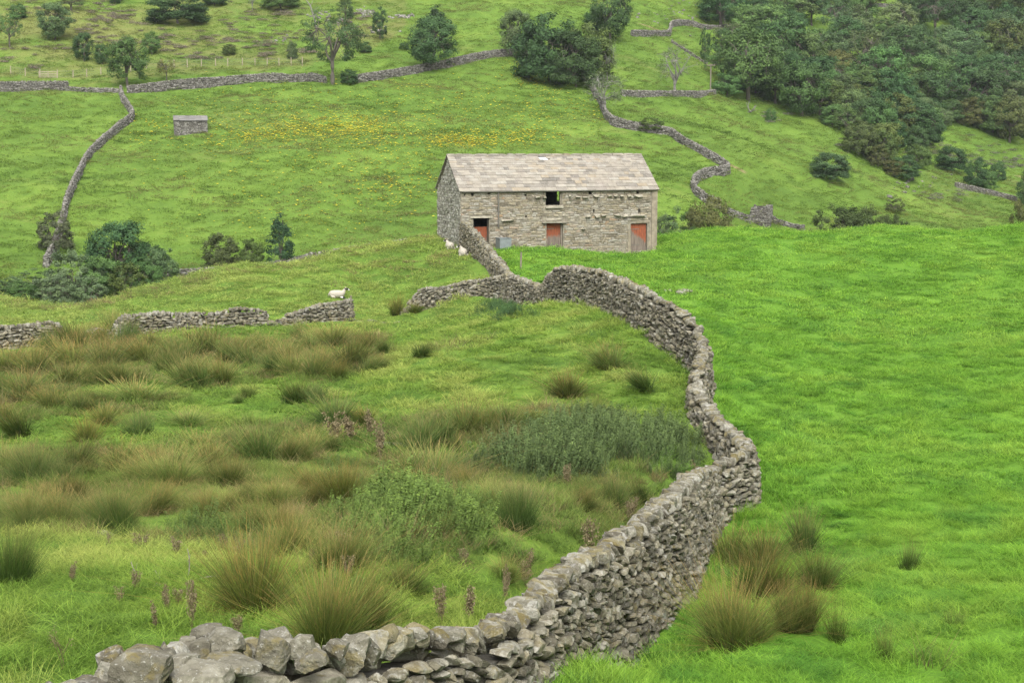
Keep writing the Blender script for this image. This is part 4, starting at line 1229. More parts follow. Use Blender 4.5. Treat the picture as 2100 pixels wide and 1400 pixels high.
# the clump above the barn
T('round', 1058, 120, 68, 94, 'grey', 'grey green tree at the left end of the clump above the barn')
T('bush', 1128, 166, 136, 128, 'dark', 'big dark spreading tree in the middle of the clump above the barn', var=0)
T('bush', 1180, 178, 104, 108, (.045, .085, .028), 'dark tree hugging the big spreading one on its downhill side')
T('bush', 1208, 164, 108, 108, 'olive', 'olive tinged round topped tree at the right of the clump')
T('round', 1105, 135, 80, 76, 'dark', 'dark tree behind the left shoulder of the big spreading one')
T('round', 1252, 84, 78, 112, 'dark', 'tall dense dark tree standing just above the clump')
T('bush', 1222, 66, 50, 44, 'dark', 'low dark tree against the foot of the tall dense one')
T('bare', 1212, 172, 40, 72, 'silver', 'pale bare stemmed tree, left of two before the clump')
T('bare', 1245, 170, 44, 78, 'silver', 'pale bare stemmed tree, right of two before the clump')
T('thorn', 1238, 232, 88, 80, 'silver', 'grey leaved straggling tree leaning over the top of the winding far wall')
T('bare', 1386, 196, 92, 100, 'olive', 'nearly leafless wide branched thorn on the short level wall')
T('willow', 1332, 268, 54, 26, 'olive', 'olive bush growing on the winding far wall', 'bush')
T('column', 1446, 128, 20, 68, 'dark', 'ivy covered trunk standing like a dark pillar by the wood')
T('bare', 1486, 56, 26, 46, 'silver', 'white bare dead tree before the wood at its top edge')
# the field below the wood
T('bush', 1702, 369, 80, 54, (.06, .105, .045), 'solitary round bush in the field below the wood', 'bush', var=1)
T('bush', 1581, 249, 22, 26, 'mid', 'small lone bush just below the wood edge', 'bush')
T('bush', 1950, 352, 62, 50, 'dark', 'dark hawthorn, leftmost of those above the low dark wall', 'bush')
T('bush', 2001, 384, 46, 58, 'dark', 'upright dark hawthorn above the low dark wall', 'bush')
T('bush', 2024, 390, 42, 42, 'mid', 'lighter green hawthorn in front of the upright dark one', 'bush')
T('bush', 2046, 372, 32, 40, 'dark', 'small dark hawthorn, rightmost above the low dark wall', 'bush')
T('conical', 2098, 422, 36, 70, 'dark', 'dark tree cut by the picture edge below the hawthorns')
T('bush', 2094, 500, 56, 84, 'brown', 'brown bush on the crest at the picture edge', 'bush', d=150)
T('willow', 1390, 520, 84, 92, 'grey', 'grey green willow bush peeping over the crest right of the barn', 'bush', d=146)
T('bush', 1452, 510, 100, 104, (.11, .115, .04), 'brown and olive bush beside the grey willow on the crest', 'bush', d=146)
T('willow', 1356, 515, 44, 74, 'grey', 'grey bush half hidden behind the barn corner', 'bush', d=144)
T('willow', 1700, 500, 91, 76, (.06, .085, .028), 'feathery bush, leftmost of the row along the crest', 'bush', d=158)
T('bush', 1740, 500, 96, 72, (.06, .085, .028), 'fullest green bush of the row along the crest', 'bush', d=158)
T('willow', 1772, 500, 78, 74, (.06, .085, .028), 'olive bush in the middle of the row along the crest', 'bush', d=160)
T('bush', 1806, 500, 54, 56, (.06, .085, .028), 'short olive bush in the row along the crest', 'bush', d=160)
T('bush', 1832, 500, 39, 56, (.06, .085, .028), 'dark narrow bush near the end of the row along the crest', 'bush', d=160)
T('bush', 1850, 500, 39, 44, (.06, .085, .028), 'low brown bush ending the row along the crest', 'bush', d=160)
T('willow', 1835, 436, 40, 34, 'brown', 'low brownish thorn above the field furrow', 'bush')
# the valley bottom at the left
T('willow', 114, 515, 72, 80, (.075, .095, .05), 'grey twiggy hawthorn standing over the crooked field wall', var=0)
T('round', 242, 596, 122, 140, (.042, .09, .034), 'big dark sycamore with flattened crown behind the grassy crest', d=134, var=1)
T('round', 292, 600, 90, 104, 'dark', 'dark tree pressed against the right side of the big sycamore', d=135)
T('willow', 330, 600, 74, 90, 'grey', 'grey green bush at the right of the big sycamore', 'bush', d=131)
W = 'grey green willows behind the grassy crest'
for i, (u, v, ww, hh, c, lab) in enumerate([
    (150, 620, 110, 104, 'silver', 'tallest silvery willow left of the big sycamore'), (70, 622, 110, 70, 'grey', 'grey willow below the crooked field wall end'),
    (15, 625, 80, 52, 'grey', 'low willow at the picture edge behind the crest'), (105, 628, 90, 66, 'silver', 'pale rounded willow in front of the tallest one'),
    (205, 612, 90, 84, 'mid', 'green willow under the left side of the sycamore'), (262, 608, 76, 66, 'olive', 'olive willow under the sycamore trunk'),
    (300, 604, 66, 66, 'mid', 'green bush at the sycamore foot, nearest the crest rise'), (40, 630, 70, 52, 'mid', 'low green willow on the crest line near the picture edge'),
    (180, 625, 70, 58, 'silver', 'low silvery willow in front of the green one')]):
    T('willow' if c != 'mid' else 'bush', u, v, ww, hh, c, lab, 'bush', d=[128, 130, 126, 124, 128, 126, 127, 123, 124][i], group=W)
T('bush', 454, 562, 78, 82, (.085, .105, .038), 'round olive bush with brown tips beside the wall top', 'bush', d=138)
T('bush', 516, 560, 52, 68, 'olive', 'smaller olive bush right of the round one', 'bush', d=139)
T('conical', 574, 552, 60, 112, (.036, .078, .036), 'pointed green tree standing behind the grassy crest', d=138)

# ---- the wood ---------------------------------------------------------------
def wood():
    poly = np.array([(1452, 70), (1462, 20), (1500, -40), (2160, -60), (2160, 312), (2085, 292), (2010, 268), (1935, 262), (1912, 300), (1896, 350), (1862, 362), (1830, 344), (1790, 318), (1740, 290), (1690, 262), (1640, 238), (1590, 214), (1540, 206), (1490, 196), (1470, 150)], float)
    gap = np.array([(1760, 22), (1880, 20), (1830, 62), (1800, 70), (1790, 96), (1765, 92), (1770, 60)], float)
    r = np.random.default_rng(77); pts = []
    for _ in range(9000):
        u, v = r.uniform(1440, 2160), r.uniform(-50, 365)
        if not in_poly(np.array([u]), np.array([v]), poly)[0] or in_poly(np.array([u]), np.array([v]), gap)[0]: continue
        k = .92 - .5 * np.clip((v - 150) / 200, -.3, .6)
        if all(((u - a) / (45 * k)) ** 2 + ((v - b) / (27 * k)) ** 2 > 1 for a, b in pts): pts.append((u, v))
    items = []
    for (u, v) in pts:
        low = v > 240
        kind = r.choice(['round', 'broad', 'ash', 'bush'], p=[.45, .25, .2, .1] if not low else [.25, .1, .05, .6])
        wp = r.uniform(62, 104) * (.78 if low else 1); hp = wp * r.uniform(.8, 1.15)
        col = r.choice(['dark', 'mid', 'grey', 'olive', 'brown'], p=[.42, .28, .17, .1, .03] if u < 1900 else [.36, .22, .22, .13, .07])
        items.append([u, v, kind, wp, hp, col])
    hero = [(1535, 206, 'broad', 130, 142, 'mid'), (1610, 150, 'broad', 120, 108, (.075, .14, .045)), (1490, 196, 'bush', 62, 44, 'mid'), (1650, 170, 'round', 86, 100, (.075, .13, .04)), (1742, 262, 'round', 74, 74, 'pale'), (1640, 45, 'broad', 90, 60, 'pale'),
            (1862, 285, 'broad', 110, 76, 'dark'), (2070, 292, 'round', 76, 92, 'brown'), (1760, 318, 'bush', 70, 66, 'brown'), (1812, 340, 'bush', 56, 70, 'olive'), (1800, 342, 'willow', 46, 44, 'brown'), (1853, 366, 'bush', 62, 46, 'dark'), (1880, 320, 'bush', 46, 60, 'dark'), (1835, 362, 'bush', 44, 34, 'brown'),
            (1510, 52, 'round', 60, 60, 'olive'), (1545, 40, 'round', 60, 60, 'dark')]
    hu = [(a, b) for a, b, *_ in hero]
    items = [it for it in items if all(abs(it[0] - a) > 24 or abs(it[1] - b) > 13 for a, b in hu)] + [list(h) for h in hero]
    bands = [(-99, 20, 'along the top edge of the wood'), (20, 65, 'in the upper row of the wood'), (65, 105, 'in the second row down the wood'), (105, 145, 'in the middle row of the wood'), (145, 185, 'in the row below the middle of the wood'), (185, 225, 'in the lower middle row of the wood'), (225, 268, 'in the lower row of the wood'), (268, 999, 'along the bottom edge of the wood')]
    cn = {'dark': 'dark green', 'mid': 'green', 'grey': 'grey green', 'olive': 'olive', 'brown': 'brownish', 'pale': 'pale green'}
    for (b0, b1, txt) in bands:
        row = sorted([it for it in items if b0 <= it[1] < b1], key=lambda q: q[0])
        for i, (u, v, kind, wp, hp, col) in enumerate(row):
            c = cn.get(col, 'bright green') if isinstance(col, str) else 'bright green'
            o = ORD[i] if i < len(ORD) else 'last'
            T(kind, u, v, wp, hp, col, f'{c} tree, {o} from the left {txt}', 'tree', group='trees of the hillside wood', dmin=180, jit=.24)
wood()
p = cast(1540, 232, 180); s = p[1] / F
dt = MB(); rr = np.random.default_rng(5)
for k in range(9): tube_path(dt, (0, 0, .2), (rr.uniform(-1.6, 1.6), rr.uniform(-.6, .6), rr.uniform(.2, 2.2)), .13, .03, rr, .2, 5, 5)
tag(dt.build('fallen_tree', [M_barkpale], None, p), 'grey fallen tree with jutting bare limbs at the wood corner', 'fallen tree')
p = cast(650, 62, 180); s = p[1] / F
lt = MB(); lt.loft([(0, 0, -.2), (-.3, 0, 1.6), (-1.1, 0, 4.2), (-2.3, 0, 6.0)], [.2, .16, .12, .05], 7)
for (z, x, dx, dz) in ((3.0, -.75, 1.2, 1.0), (4.2, -1.1, .7, 1.6), (5.0, -1.6, -1.2, .8)): tube_path(lt, (x, 0, z), (x + dx, .3, z + dz), .05, .015, rr, .1, 4, 4)
tag(lt.build('leaning_trunk', [M_barkpale], None, p), 'pale bare trunk leaning left on the rough slope above the ash', 'dead tree')

# ---- rushes ------------------------------------------------------------------
def rush_proto(seed, near, kind):
    r = np.random.default_rng(seed)
    n = 1700 if near else 680; wd = .0085 if near else .019
    if kind == 'thin': n = int(n * .22)
    lean = {'g': .5, 'b': .6, 'p': .75, 'thin': .3}[kind]
    # several tussocks grown together, each leaning its own way, some stems bent over
    sets = []; m = r.integers(2, 5); wind = r.normal(0, .16, 2)
    for q in range(m):
        k = r.uniform(.75, 1.08); o = r.normal(0, .13, 2) if m > 1 else np.zeros(2); tilt = wind + r.normal(0, .13, 2)
        V, Q, T_, B = blade_mesh('x', int(n / m), .13, k, lean * r.uniform(.7, 1.2), .35, wd, 4, seed * 7 + q, None, 1.0, hvar=.5)
        V[:, :2] += o + V[:, 2:3] * tilt
        bent = np.repeat(r.random(len(V) // 10) < .09, 10); V[bent, 2] = np.where(V[bent, 2] > .42 * k, .84 * k - V[bent, 2], V[bent, 2]); V[bent, 2] = np.maximum(V[bent, 2], .03)
        sets.append((V, Q, T_, B))
    # dry bent stems low round the foot, and flower tufts near the tips
    if kind in 'bp':
        V, Q, T_, B = blade_mesh('x', int(n * .16), .24, .5, 1.35, .6, wd, 3, seed + 1, None, .7, hvar=.5)
        sets.append((V, Q, np.clip(T_ * .3 + .7, 0, 1), B))
    V, Q, T_, B = blade_mesh('x', int(n * .25), .22, .3, 1.0, .5, wd * 1.2, 2, seed + 2, None, .6, hvar=.5)
    sets.append((V, Q, T_ * .4 + .1, B))
    return blades_obj('rush_clump', sets, M_rush)
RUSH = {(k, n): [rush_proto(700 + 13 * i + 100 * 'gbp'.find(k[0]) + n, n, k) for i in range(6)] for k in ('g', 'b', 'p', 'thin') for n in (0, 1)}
TINT = {'g': (.95, 1.1, .9), 'b': (1.22, 1.14, .95), 'p': (1.55, 1.5, 1.35), 'thin': (1.1, 1.15, .9), 'd': (1.05, .92, .62)}
NAMES = {'g': 'green', 'b': 'brown tipped', 'p': 'straw coloured', 'thin': 'thin sparse', 'd': 'dark reddish'}
RUSHES = [
 ('behind the gap in the broken wall', [(92,664,60,28,'p',67.6),(138,668,62,50,'g',68),(152,692,52,46,'p',68.5),(183,684,38,34,'g',70.5),(232,674,52,62,'p',72)]),
 ('at the foot of the broken wall', [(112,736,50,72,'g',0),(255,713,56,60,'g',0),(212,706,48,44,'b',0),(622,700,50,42,'g',0),(160,722,60,44,'b',0),(310,716,60,44,'b',0)]),
 ('in the band below the broken wall', [(28,762,84,62,'p',0),(78,772,80,60,'b',0),(150,752,90,60,'b',0),(215,757,84,60,'b',0),(300,747,84,60,'b',0),(262,740,70,50,'b',0),(360,742,80,58,'b',0),(420,732,90,58,'b',0),(472,742,80,58,'b',0),(515,752,74,52,'g',0),(545,735,62,50,'b',0),(330,768,60,54,'g',0),(605,770,64,62,'p',0),(645,772,84,62,'b',0),(690,714,84,50,'b',0),(722,758,84,72,'b',0),(756,766,54,40,'g',0),(764,722,60,50,'b',0),(655,705,60,36,'p',0),(580,742,60,46,'p',0)]),
 ('in the row under the brown band', [(196,788,70,52,'g',0),(245,790,62,52,'b',0),(128,794,92,56,'b',0),(52,822,100,62,'b',0),(8,812,70,60,'g',0),(375,792,70,62,'p',0),(405,796,90,64,'g',0),(450,790,70,58,'p',0),(612,826,84,52,'g',0),(278,822,110,46,'p',0),(511,820,42,36,'g',0),(100,838,70,50,'b',0)]),
 ('on the turf left of the hump', [(40,897,94,62,'g',0),(180,912,76,52,'d',0),(286,892,76,50,'g',0),(220,872,60,46,'b',0),(165,848,60,48,'b',0),(392,872,84,38,'p',0),(690,872,112,56,'g',0),(752,870,64,42,'b',0),(10,874,60,54,'b',0),(862,732,62,30,'g',0)]),
 ('in the middle row of the pasture', [(65,990,132,76,'g',0),(140,974,84,74,'g',0),(14,968,70,62,'p',0),(250,970,90,60,'b',0),(318,950,60,46,'b',0),(350,995,124,76,'p',0),(432,965,84,60,'b',0),(540,950,100,84,'g',0),(588,950,60,66,'b',0),(470,1000,84,66,'b',0),(872,922,86,66,'g',0),(908,908,92,64,'g',0),(962,890,104,66,'b',0),(1040,884,94,62,'g',0),(410,920,80,44,'p',0),(640,930,70,50,'p',0)]),
 ('in the row above the dead docks', [(702,1034,92,84,'d',0),(640,1020,84,66,'b',0),(560,1035,84,62,'p',0),(50,1076,112,80,'p',0),(120,1086,112,84,'b',0),(200,1088,94,84,'p',0),(252,1094,104,92,'g',0),(300,1055,100,70,'b',0),(160,1030,90,66,'b',0),(530,1098,88,84,'p',0),(895,985,120,82,'p',0),(850,1010,80,60,'p',0),(1060,1082,104,94,'g',0),(1010,1040,80,60,'p',0),(1250,1044,100,62,'g',0),(1190,1040,84,54,'b',0),(1310,1034,64,60,'g',0),(420,1060,70,56,'b',0),(960,1010,70,60,'b',0)]),
 ('in the front row before the near wall', [(32,1202,104,130,'g',0),(604,1146,104,94,'p',0),(690,1172,114,104,'p',0),(510,1262,196,156,'d',0),(672,1330,190,170,'b',0),(752,1300,120,130,'b',0),(850,1214,104,72,'g',0),(1040,1190,70,60,'p',0)]),
 ('on the grassy hump', [(1246,757,80,54,'b',0),(1160,812,96,62,'b',0),(1322,800,74,48,'g',0),(1232,852,44,40,'p',0),(815,645,38,36,'d',0),(852,642,38,26,'b',0),(1100,870,60,40,'b',0)]),
 ('in the lush field by the near wall', [(1500,1160,90,80,'b',0),(1562,1158,114,94,'b',0),(1652,1134,84,84,'g',0),(1692,1212,114,96,'g',0),(1560,1232,144,104,'d',0),(1622,1290,110,124,'b',0),(1512,1324,176,134,'b',0),(1717,1312,80,90,'thin',0),(1868,1168,80,60,'thin',0),(1810,1350,70,70,'thin',0),(1950,1290,60,44,'thin',0)]),
]
_rc = 0
_xr = np.random.default_rng(404)
for (where, row) in RUSHES:
    if any(q in where for q in ('band', 'under', 'middle row', 'above the dead')):      # smaller clumps grown beside the big ones
        row = row + [(u + _xr.choice([-1, 1]) * w_ * _xr.uniform(.4, .75), v + _xr.uniform(-14, 9), w_ * _xr.uniform(.5, .75), h_ * _xr.uniform(.55, .85), _xr.choice(['g', 'b', 'p', 'g']), 0) for (u, v, w_, h_, k, dd) in row if u < 1000]
    row = sorted(row, key=lambda q: q[0])
    for i, (u, v, w_, h_, k, d) in enumerate(row):
        p = on_ground(u, d) if d else cast(u, v, 8); s = p[1] / F
        pk = 'b' if k == 'd' else k
        near = 1 if p[1] < 30 else 0
        me = RUSH[(pk, near)][(_rc * 5 + _rc // 6) % 6]; r = np.random.default_rng(8000 + _rc); _rc += 1
        sz = 'large' if w_ * s > .95 else ('small' if w_ * s < .6 else 'medium')
        kf = .95 if near and w_ > 90 else .92
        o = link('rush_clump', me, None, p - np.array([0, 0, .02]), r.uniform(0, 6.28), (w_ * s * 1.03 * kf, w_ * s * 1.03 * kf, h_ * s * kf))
        t = TINT[k]; kk = r.uniform(.85, 1.18)
        o.color = (t[0] * kk * r.uniform(.93, 1.1), t[1] * kk, t[2] * kk, 1)
        tag(o, f'{NAMES[k]} rush clump, {ORD[i]} from the left {where}', 'rush clump', 'rush clumps in the pasture' if 'lush' not in where else 'rush clumps in the lush field')

# ---- dead docks, thistles, fallen sticks -------------------------------------
def m_dock():
    t = NT('dead_dock'); c = t.ramp(t.attr('br', out='Fac'), [(0, (.09, .07, .036)), (.5, (.165, .135, .075)), (1, (.25, .21, .125))])
    return t.surf(c, .9, None, .15, .15)
M_dock = m_dock()
def dock_proto(seed, bare=False):
    r = np.random.default_rng(seed); V, Q, B = [], [], []; off = 0
    for k in range(r.integers(3, 6) if not bare else 7):
        a = r.uniform(0, 6.28); ln = r.uniform(.1, .32) * (2 if bare else 1); top = np.array([math.cos(a) * ln, math.sin(a) * ln, r.uniform(.65, 1)])
        m = MB(); tube_path(m, (0, 0, -.03) if not bare or k == 0 else (0, 0, r.uniform(.15, .5)), top, .011, .005, r, .06, 4, 4)
        v = np.concatenate(m.V); f = np.array([q for q in m.F if len(q) == 4])
        V.append(v); Q.append(f + off); B.append(np.full(len(v), .3)); off += len(v)
        n = 150 if not bare else 26; t = r.uniform(.32, 1.0, n) if not bare else r.uniform(.8, 1.05, n)
        c = top[None] * t[:, None] + r.normal(size=(n, 3)) * np.array([.06, .06, .03])
        lv, lq = leaf_quads(c, r.normal(size=(n, 3)), .03 if not bare else .018, r, .7)
        V.append(lv); Q.append(lq + off); B.append(np.repeat(r.random(n), 4)); off += len(lv)
    return mesh_from('dead_dock', np.concatenate(V), np.concatenate(Q), [M_dock], {'br': np.concatenate(B)})
DOCKS = [dock_proto(i) for i in range(5)]
dk = [(222,1130,12,36),(148,1195,28,42),(278,1215,20,48),(245,1238,26,34),(345,1258,30,60),(320,1290,28,56),(392,1292,14,110),(365,1240,12,34),(290,1128,42,36),(362,1140,40,40),(455,1135,32,44),(490,1150,30,40),(548,1140,24,40),(420,1150,20,24),
      (490,1305,30,46),(685,910,50,60),(720,905,54,56),(780,945,44,80),(760,900,40,60),(700,1165,46,80),(715,1185,26,50),(905,1285,40,90),(960,1275,54,76),(1035,1245,30,90),(1080,1205,46,74),(950,1160,22,38),(1140,1195,24,40),(1195,1180,40,60),(1210,1145,58,80),(1290,1080,30,56),(1240,1150,40,50),(1165,1000,30,50),(510,1200,22,40),(640,1170,26,46),(1425,985,26,40),(1300,1060,20,44)]
for i, (u, v, w_, h_) in enumerate(sorted(dk)):
    p = cast(u, v, 8); s = p[1] / F
    o = link('dead_dock', DOCKS[i % 5], None, p, i * 1.7, (max(w_ * s * 1.3, .22), max(w_ * s * 1.3, .22), h_ * s * 1.12))
    z = 'before the near wall' if v > 1185 else ('among the nettles' if v > 1020 else 'among the mid pasture rushes')
    n = sum(1 for q in sorted(dk)[:i + 1] if (q[1] > 1185) == (v > 1185) and (q[1] > 1020) == (v > 1020)) - 1
    tag(o, f'brown dead dock stalk, {ORD[n]} from the left {z}', 'dock plant', 'dead dock stalks in the pasture')
p = cast(132, 1378, 8); s = p[1] / F
o = link('seed_head_plant', dock_proto(99, True), None, p, .4, (60 * s, 60 * s, 108 * s)); tag(o, 'branching brown seed stalk rising behind the near wall end', 'plant')
for (u, v, d, px, lab, sg) in ((385, 1185, None, 64, 'grey upright dead stick standing in the turf', (0.02, .0, 1)), (292, 1182, None, 40, 'thin grey stick slanting over the docks', (-.55, 0, .8)), (335, 1190, None, 28, 'short grey stick leaning near the slanting one', (-.6, .1, .75)), (400, 1190, None, 52, 'grey stick lying almost flat toward the dark rushes', (1, .25, .12)), (290, 1205, None, 40, 'pale dead branch lying on the turf among docks', (1, .3, .12))):
    p = cast(u, v, 8); s = p[1] / F; L = px * s; g = np.array(sg); g = g / np.linalg.norm(g); m = MB(); r = np.random.default_rng(u)
    tube_path(m, (0, 0, -.02), g * L, .011, .005, r, .16, 7, 5); tube_path(m, g * L * .55, g * L * .72 + np.array([.03, .02, .03]), .004, .002, r, .1, 3, 4)
    tag(m.build('dead_stick', [M_twig], None, p, True), lab, 'stick')
# ------------------------------------------------------------------ scattered ground cover (nobody could count it)
HIDE = bpy.data.collections.new('ground_cover_kinds')
def scatter(name, label, protos, P3, rot, scl, idx, tint):
    """One object whose points carry tufts. protos: list of meshes."""
    col = bpy.data.collections.new(name + '_kinds')
    for i, me in enumerate(protos):
        col.objects.link(bpy.data.objects.new(f'{name}_{i:02d}', me))
    me = bpy.data.meshes.new(name); n = len(P3)
    me.vertices.add(n); me.vertices.foreach_set('co', np.asarray(P3, np.float32).ravel())
    for k, ty, v in (('rot', 'FLOAT_VECTOR', rot), ('scl', 'FLOAT_VECTOR', scl), ('tint', 'FLOAT_COLOR', tint)):
        a = me.attributes.new(k, ty, 'POINT'); a.data.foreach_set('color' if 'COLOR' in ty else 'vector', np.asarray(v, np.float32).ravel())
    a = me.attributes.new('idx', 'INT', 'POINT'); a.data.foreach_set('value', np.asarray(idx, np.int32))
    o = link(name, me); o['kind'] = 'stuff'; o['label'] = label
    g = bpy.data.node_groups.new(name, 'GeometryNodeTree')
    g.interface.new_socket('Geometry', in_out='INPUT', socket_type='NodeSocketGeometry'); g.interface.new_socket('Geometry', in_out='OUTPUT', socket_type='NodeSocketGeometry')
    N, L = g.nodes, g.links
    gi, go = N.new('NodeGroupInput'), N.new('NodeGroupOutput')
    m2p = N.new('GeometryNodeMeshToPoints'); iop = N.new('GeometryNodeInstanceOnPoints'); ci = N.new('GeometryNodeCollectionInfo')
    ci.inputs['Collection'].default_value = col; ci.inputs['Separate Children'].default_value = True; ci.inputs['Reset Children'].default_value = True
    def at(nm, ty):
        a = N.new('GeometryNodeInputNamedAttribute'); a.data_type = ty; a.inputs['Name'].default_value = nm; return a.outputs['Attribute']
    L.new(gi.outputs[0], m2p.inputs['Mesh']); L.new(m2p.outputs[0], iop.inputs['Points']); L.new(ci.outputs[0], iop.inputs['Instance'])
    iop.inputs['Pick Instance'].default_value = True
    L.new(at('idx', 'INT'), iop.inputs['Instance Index'])
    e2r = N.new('FunctionNodeEulerToRotation'); L.new(at('rot', 'FLOAT_VECTOR'), e2r.inputs[0]); L.new(e2r.outputs[0], iop.inputs['Rotation'])
    L.new(at('scl', 'FLOAT_VECTOR'), iop.inputs['Scale']); L.new(iop.outputs[0], go.inputs[0])
    md = o.modifiers.new('scatter', 'NODES'); md.node_group = g
    return o

def frustum_points(d0, d1, per, r, margin=1.22):
    """Random ground points in the seen sector, per square metre."""
    k = .35 * margin
    area = k * (d1 ** 2 - d0 ** 2) + 3 * (d1 - d0)
    n = int(area * per)
    y = np.sqrt(r.random(n) * (d1 ** 2 - d0 ** 2) + d0 ** 2); x = r.uniform(-1, 1, n) * (y * k + 1.5)
    return x, y

MAINLINE = MAINC[:, :2]
ALLWALL = np.vstack([MAINC[:, :2]] + [catmull(top_path(q), .1)[:, :2] for q in (BARNW, STUB, LEFT2, LEFT1)])
def wall_dist(x, y):
    out = np.full(len(x), 9.0); W_ = ALLWALL[::3]
    for i in range(0, len(x), 4000):
        out[i:i + 4000] = np.sqrt(((x[i:i + 4000, None] - W_[None, :, 0]) ** 2 + (y[i:i + 4000, None] - W_[None, :, 1]) ** 2).min(1))
    return out
def in_barn(x, y, pad=.05):
    c, s_ = .9575, .288
    a = (x + 3.43) * c + (y - 98) * s_; b = -(x + 3.43) * s_ + (y - 98) * c
    return (a > -pad) & (a < 14.1 + pad) & (b > -pad) & (b < 6.5 + pad)

def grass_kinds(lod, seed):
    wd, n, H, R = {0: (.009, 190, .15, .3), 1: (.019, 140, .16, .48), 2: (.038, 110, .17, .8)}[lod]
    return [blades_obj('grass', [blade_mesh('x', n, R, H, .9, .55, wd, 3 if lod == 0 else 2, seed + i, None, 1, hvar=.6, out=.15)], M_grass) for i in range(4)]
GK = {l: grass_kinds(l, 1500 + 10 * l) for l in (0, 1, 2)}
ALLG = GK[0] + GK[1] + GK[2]

# regions of the pasture seen in the photograph
def pxpoly(pts, dmin=8): return np.array([cast(u, v, dmin)[:2] for u, v in pts])
LONG = [pxpoly(q) for q in ([(-150,720),(140,725),(420,690),(600,690),(800,690),(800,740),(700,790),(560,780),(480,800),(300,850),(-150,900)],
                            [(-150,930),(200,925),(420,880),(640,860),(800,870),(900,850),(1100,830),(1300,880),(1380,1060),(1250,1150),(1000,1180),(700,1160),(300,1110),(-150,1100)])]
def grass():
    r = np.random.default_rng(55); X, Y, I, S = [], [], [], []
    for (d0, d1, per, lod, sc) in ((8.5, 18, 16.0, 0, .9), (18, 34, 9.0, 0, 1.05), (34, 66, 4.4, 1, 1.0), (66, 135, 2.2, 2, 1.0)):
        x, y = frustum_points(d0, d1, per, r)
        k = (y < valley_line(x)) & ~in_barn(x, y); x, y = x[k], y[k]
        X.append(x); Y.append(y); I.append(lod * 4 + r.integers(0, 4, len(x))); S.append(np.full(len(x), sc))
    x, y, idx, sc = map(np.concatenate, (X, Y, I, S))
    wdist = wall_dist(x, y); side = wall_side(x, y)
    lim = np.where(y < 34, .45, np.where(y < 66, .6, .75)); k = wdist > lim * .8
    x, y, idx, sc, wdist, side = (q[k] for q in (x, y, idx, sc, wdist, side))
    z = ground(x, y); n = len(x)
    a = fbm(x / 1.5, y / 1.5, 71, 3); b = fbm(x / 6, y / 6, 81, 3); c = vnoise(x / .5, y / .5, 91)
    hz = np.where(side > 0, .72 + .8 * (a - .4) + .4 * (c - .5), .55 + 1.0 * (a - .4))
    lng = np.zeros(n, bool)
    for q in LONG: lng |= in_poly(x, y, q)
    lng &= (side < 0) & (b > .36)
    hz = np.where(lng, hz * 1.35 + .25, hz)
    crest = (side < 0) & (y > 90); hz = np.where(crest, hz + .35 * r.random(n), hz)
    hz = np.where((wdist < 1.0) & (c > .35), hz * 1.7, hz)
    hz = np.clip(hz, .3, 2.2) * r.uniform(.65, 1.35, n)
    t1 = np.array([.195, .375, .042]); t2 = np.array([.15, .315, .034]); t3 = np.array([.245, .405, .058])     # lush
    p1 = np.array([.205, .315, .05]); p2 = np.array([.125, .23, .035]); p3 = np.array([.33, .385, .1]); p4 = np.array([.28, .225, .11])  # pasture
    f = np.clip((a - .5) * 2.2 + (b - .5) * 1.6 + (c - .5) * .5 + .5, 0, 1)[:, None]
    f = np.clip(f + (.2 * (y < 20) * (side < 0))[:, None], 0, 1)
    L_ = np.where(f < .5, t2 + (t1 - t2) * f * 2, t1 + (t3 - t1) * (f * 2 - 1))
    Pp = np.where(f < .5, p2 + (p1 - p2) * f * 2, p1 + (p3 - p1) * (f * 2 - 1))
    Pp = np.where(lng[:, None], Pp * .3 + .7 * np.array([.105, .16, .038]) * (.6 + .9 * c)[:, None], Pp)
    Pp = np.where((lng & (r.random(n) < .2))[:, None], p4 * r.uniform(.6, 1.1, n)[:, None], Pp)
    kn = np.clip((y - 72) / 14, 0, 1)[:, None] * .5; Pp = Pp * (1 - kn) + kn * np.array([.34, .4, .115])
    Pp = np.where((crest & (r.random(n) < .14))[:, None], p4, Pp)
    tint = np.where(side[:, None] > 0, L_, Pp) * (r.uniform(.8, 1.2, n) * (.86 + .28 * vnoise(x / .35, y / .35, 77)))[:, None]
    # docks and clover make darker low patches in the lush field
    dk_ = (side > 0) & (fbm(x / .55, y / .55, 133, 2) + .12 * (b - .5) > .64); tint[dk_] *= np.array([.62, .74, .88]); hz[dk_] *= .8
    tint = np.concatenate([tint, np.ones((n, 1))], 1)
    flow = fbm(x / 4, y / 4, 201, 2) * 6.3
    rot = np.stack([r.normal(0, .1, n) + .18 * np.cos(flow), r.normal(0, .1, n) + .18 * np.sin(flow), r.uniform(0, 6.28, n)], 1)
    scl = np.stack([sc, sc, hz], 1)
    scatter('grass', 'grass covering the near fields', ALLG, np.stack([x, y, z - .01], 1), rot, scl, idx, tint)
grass()

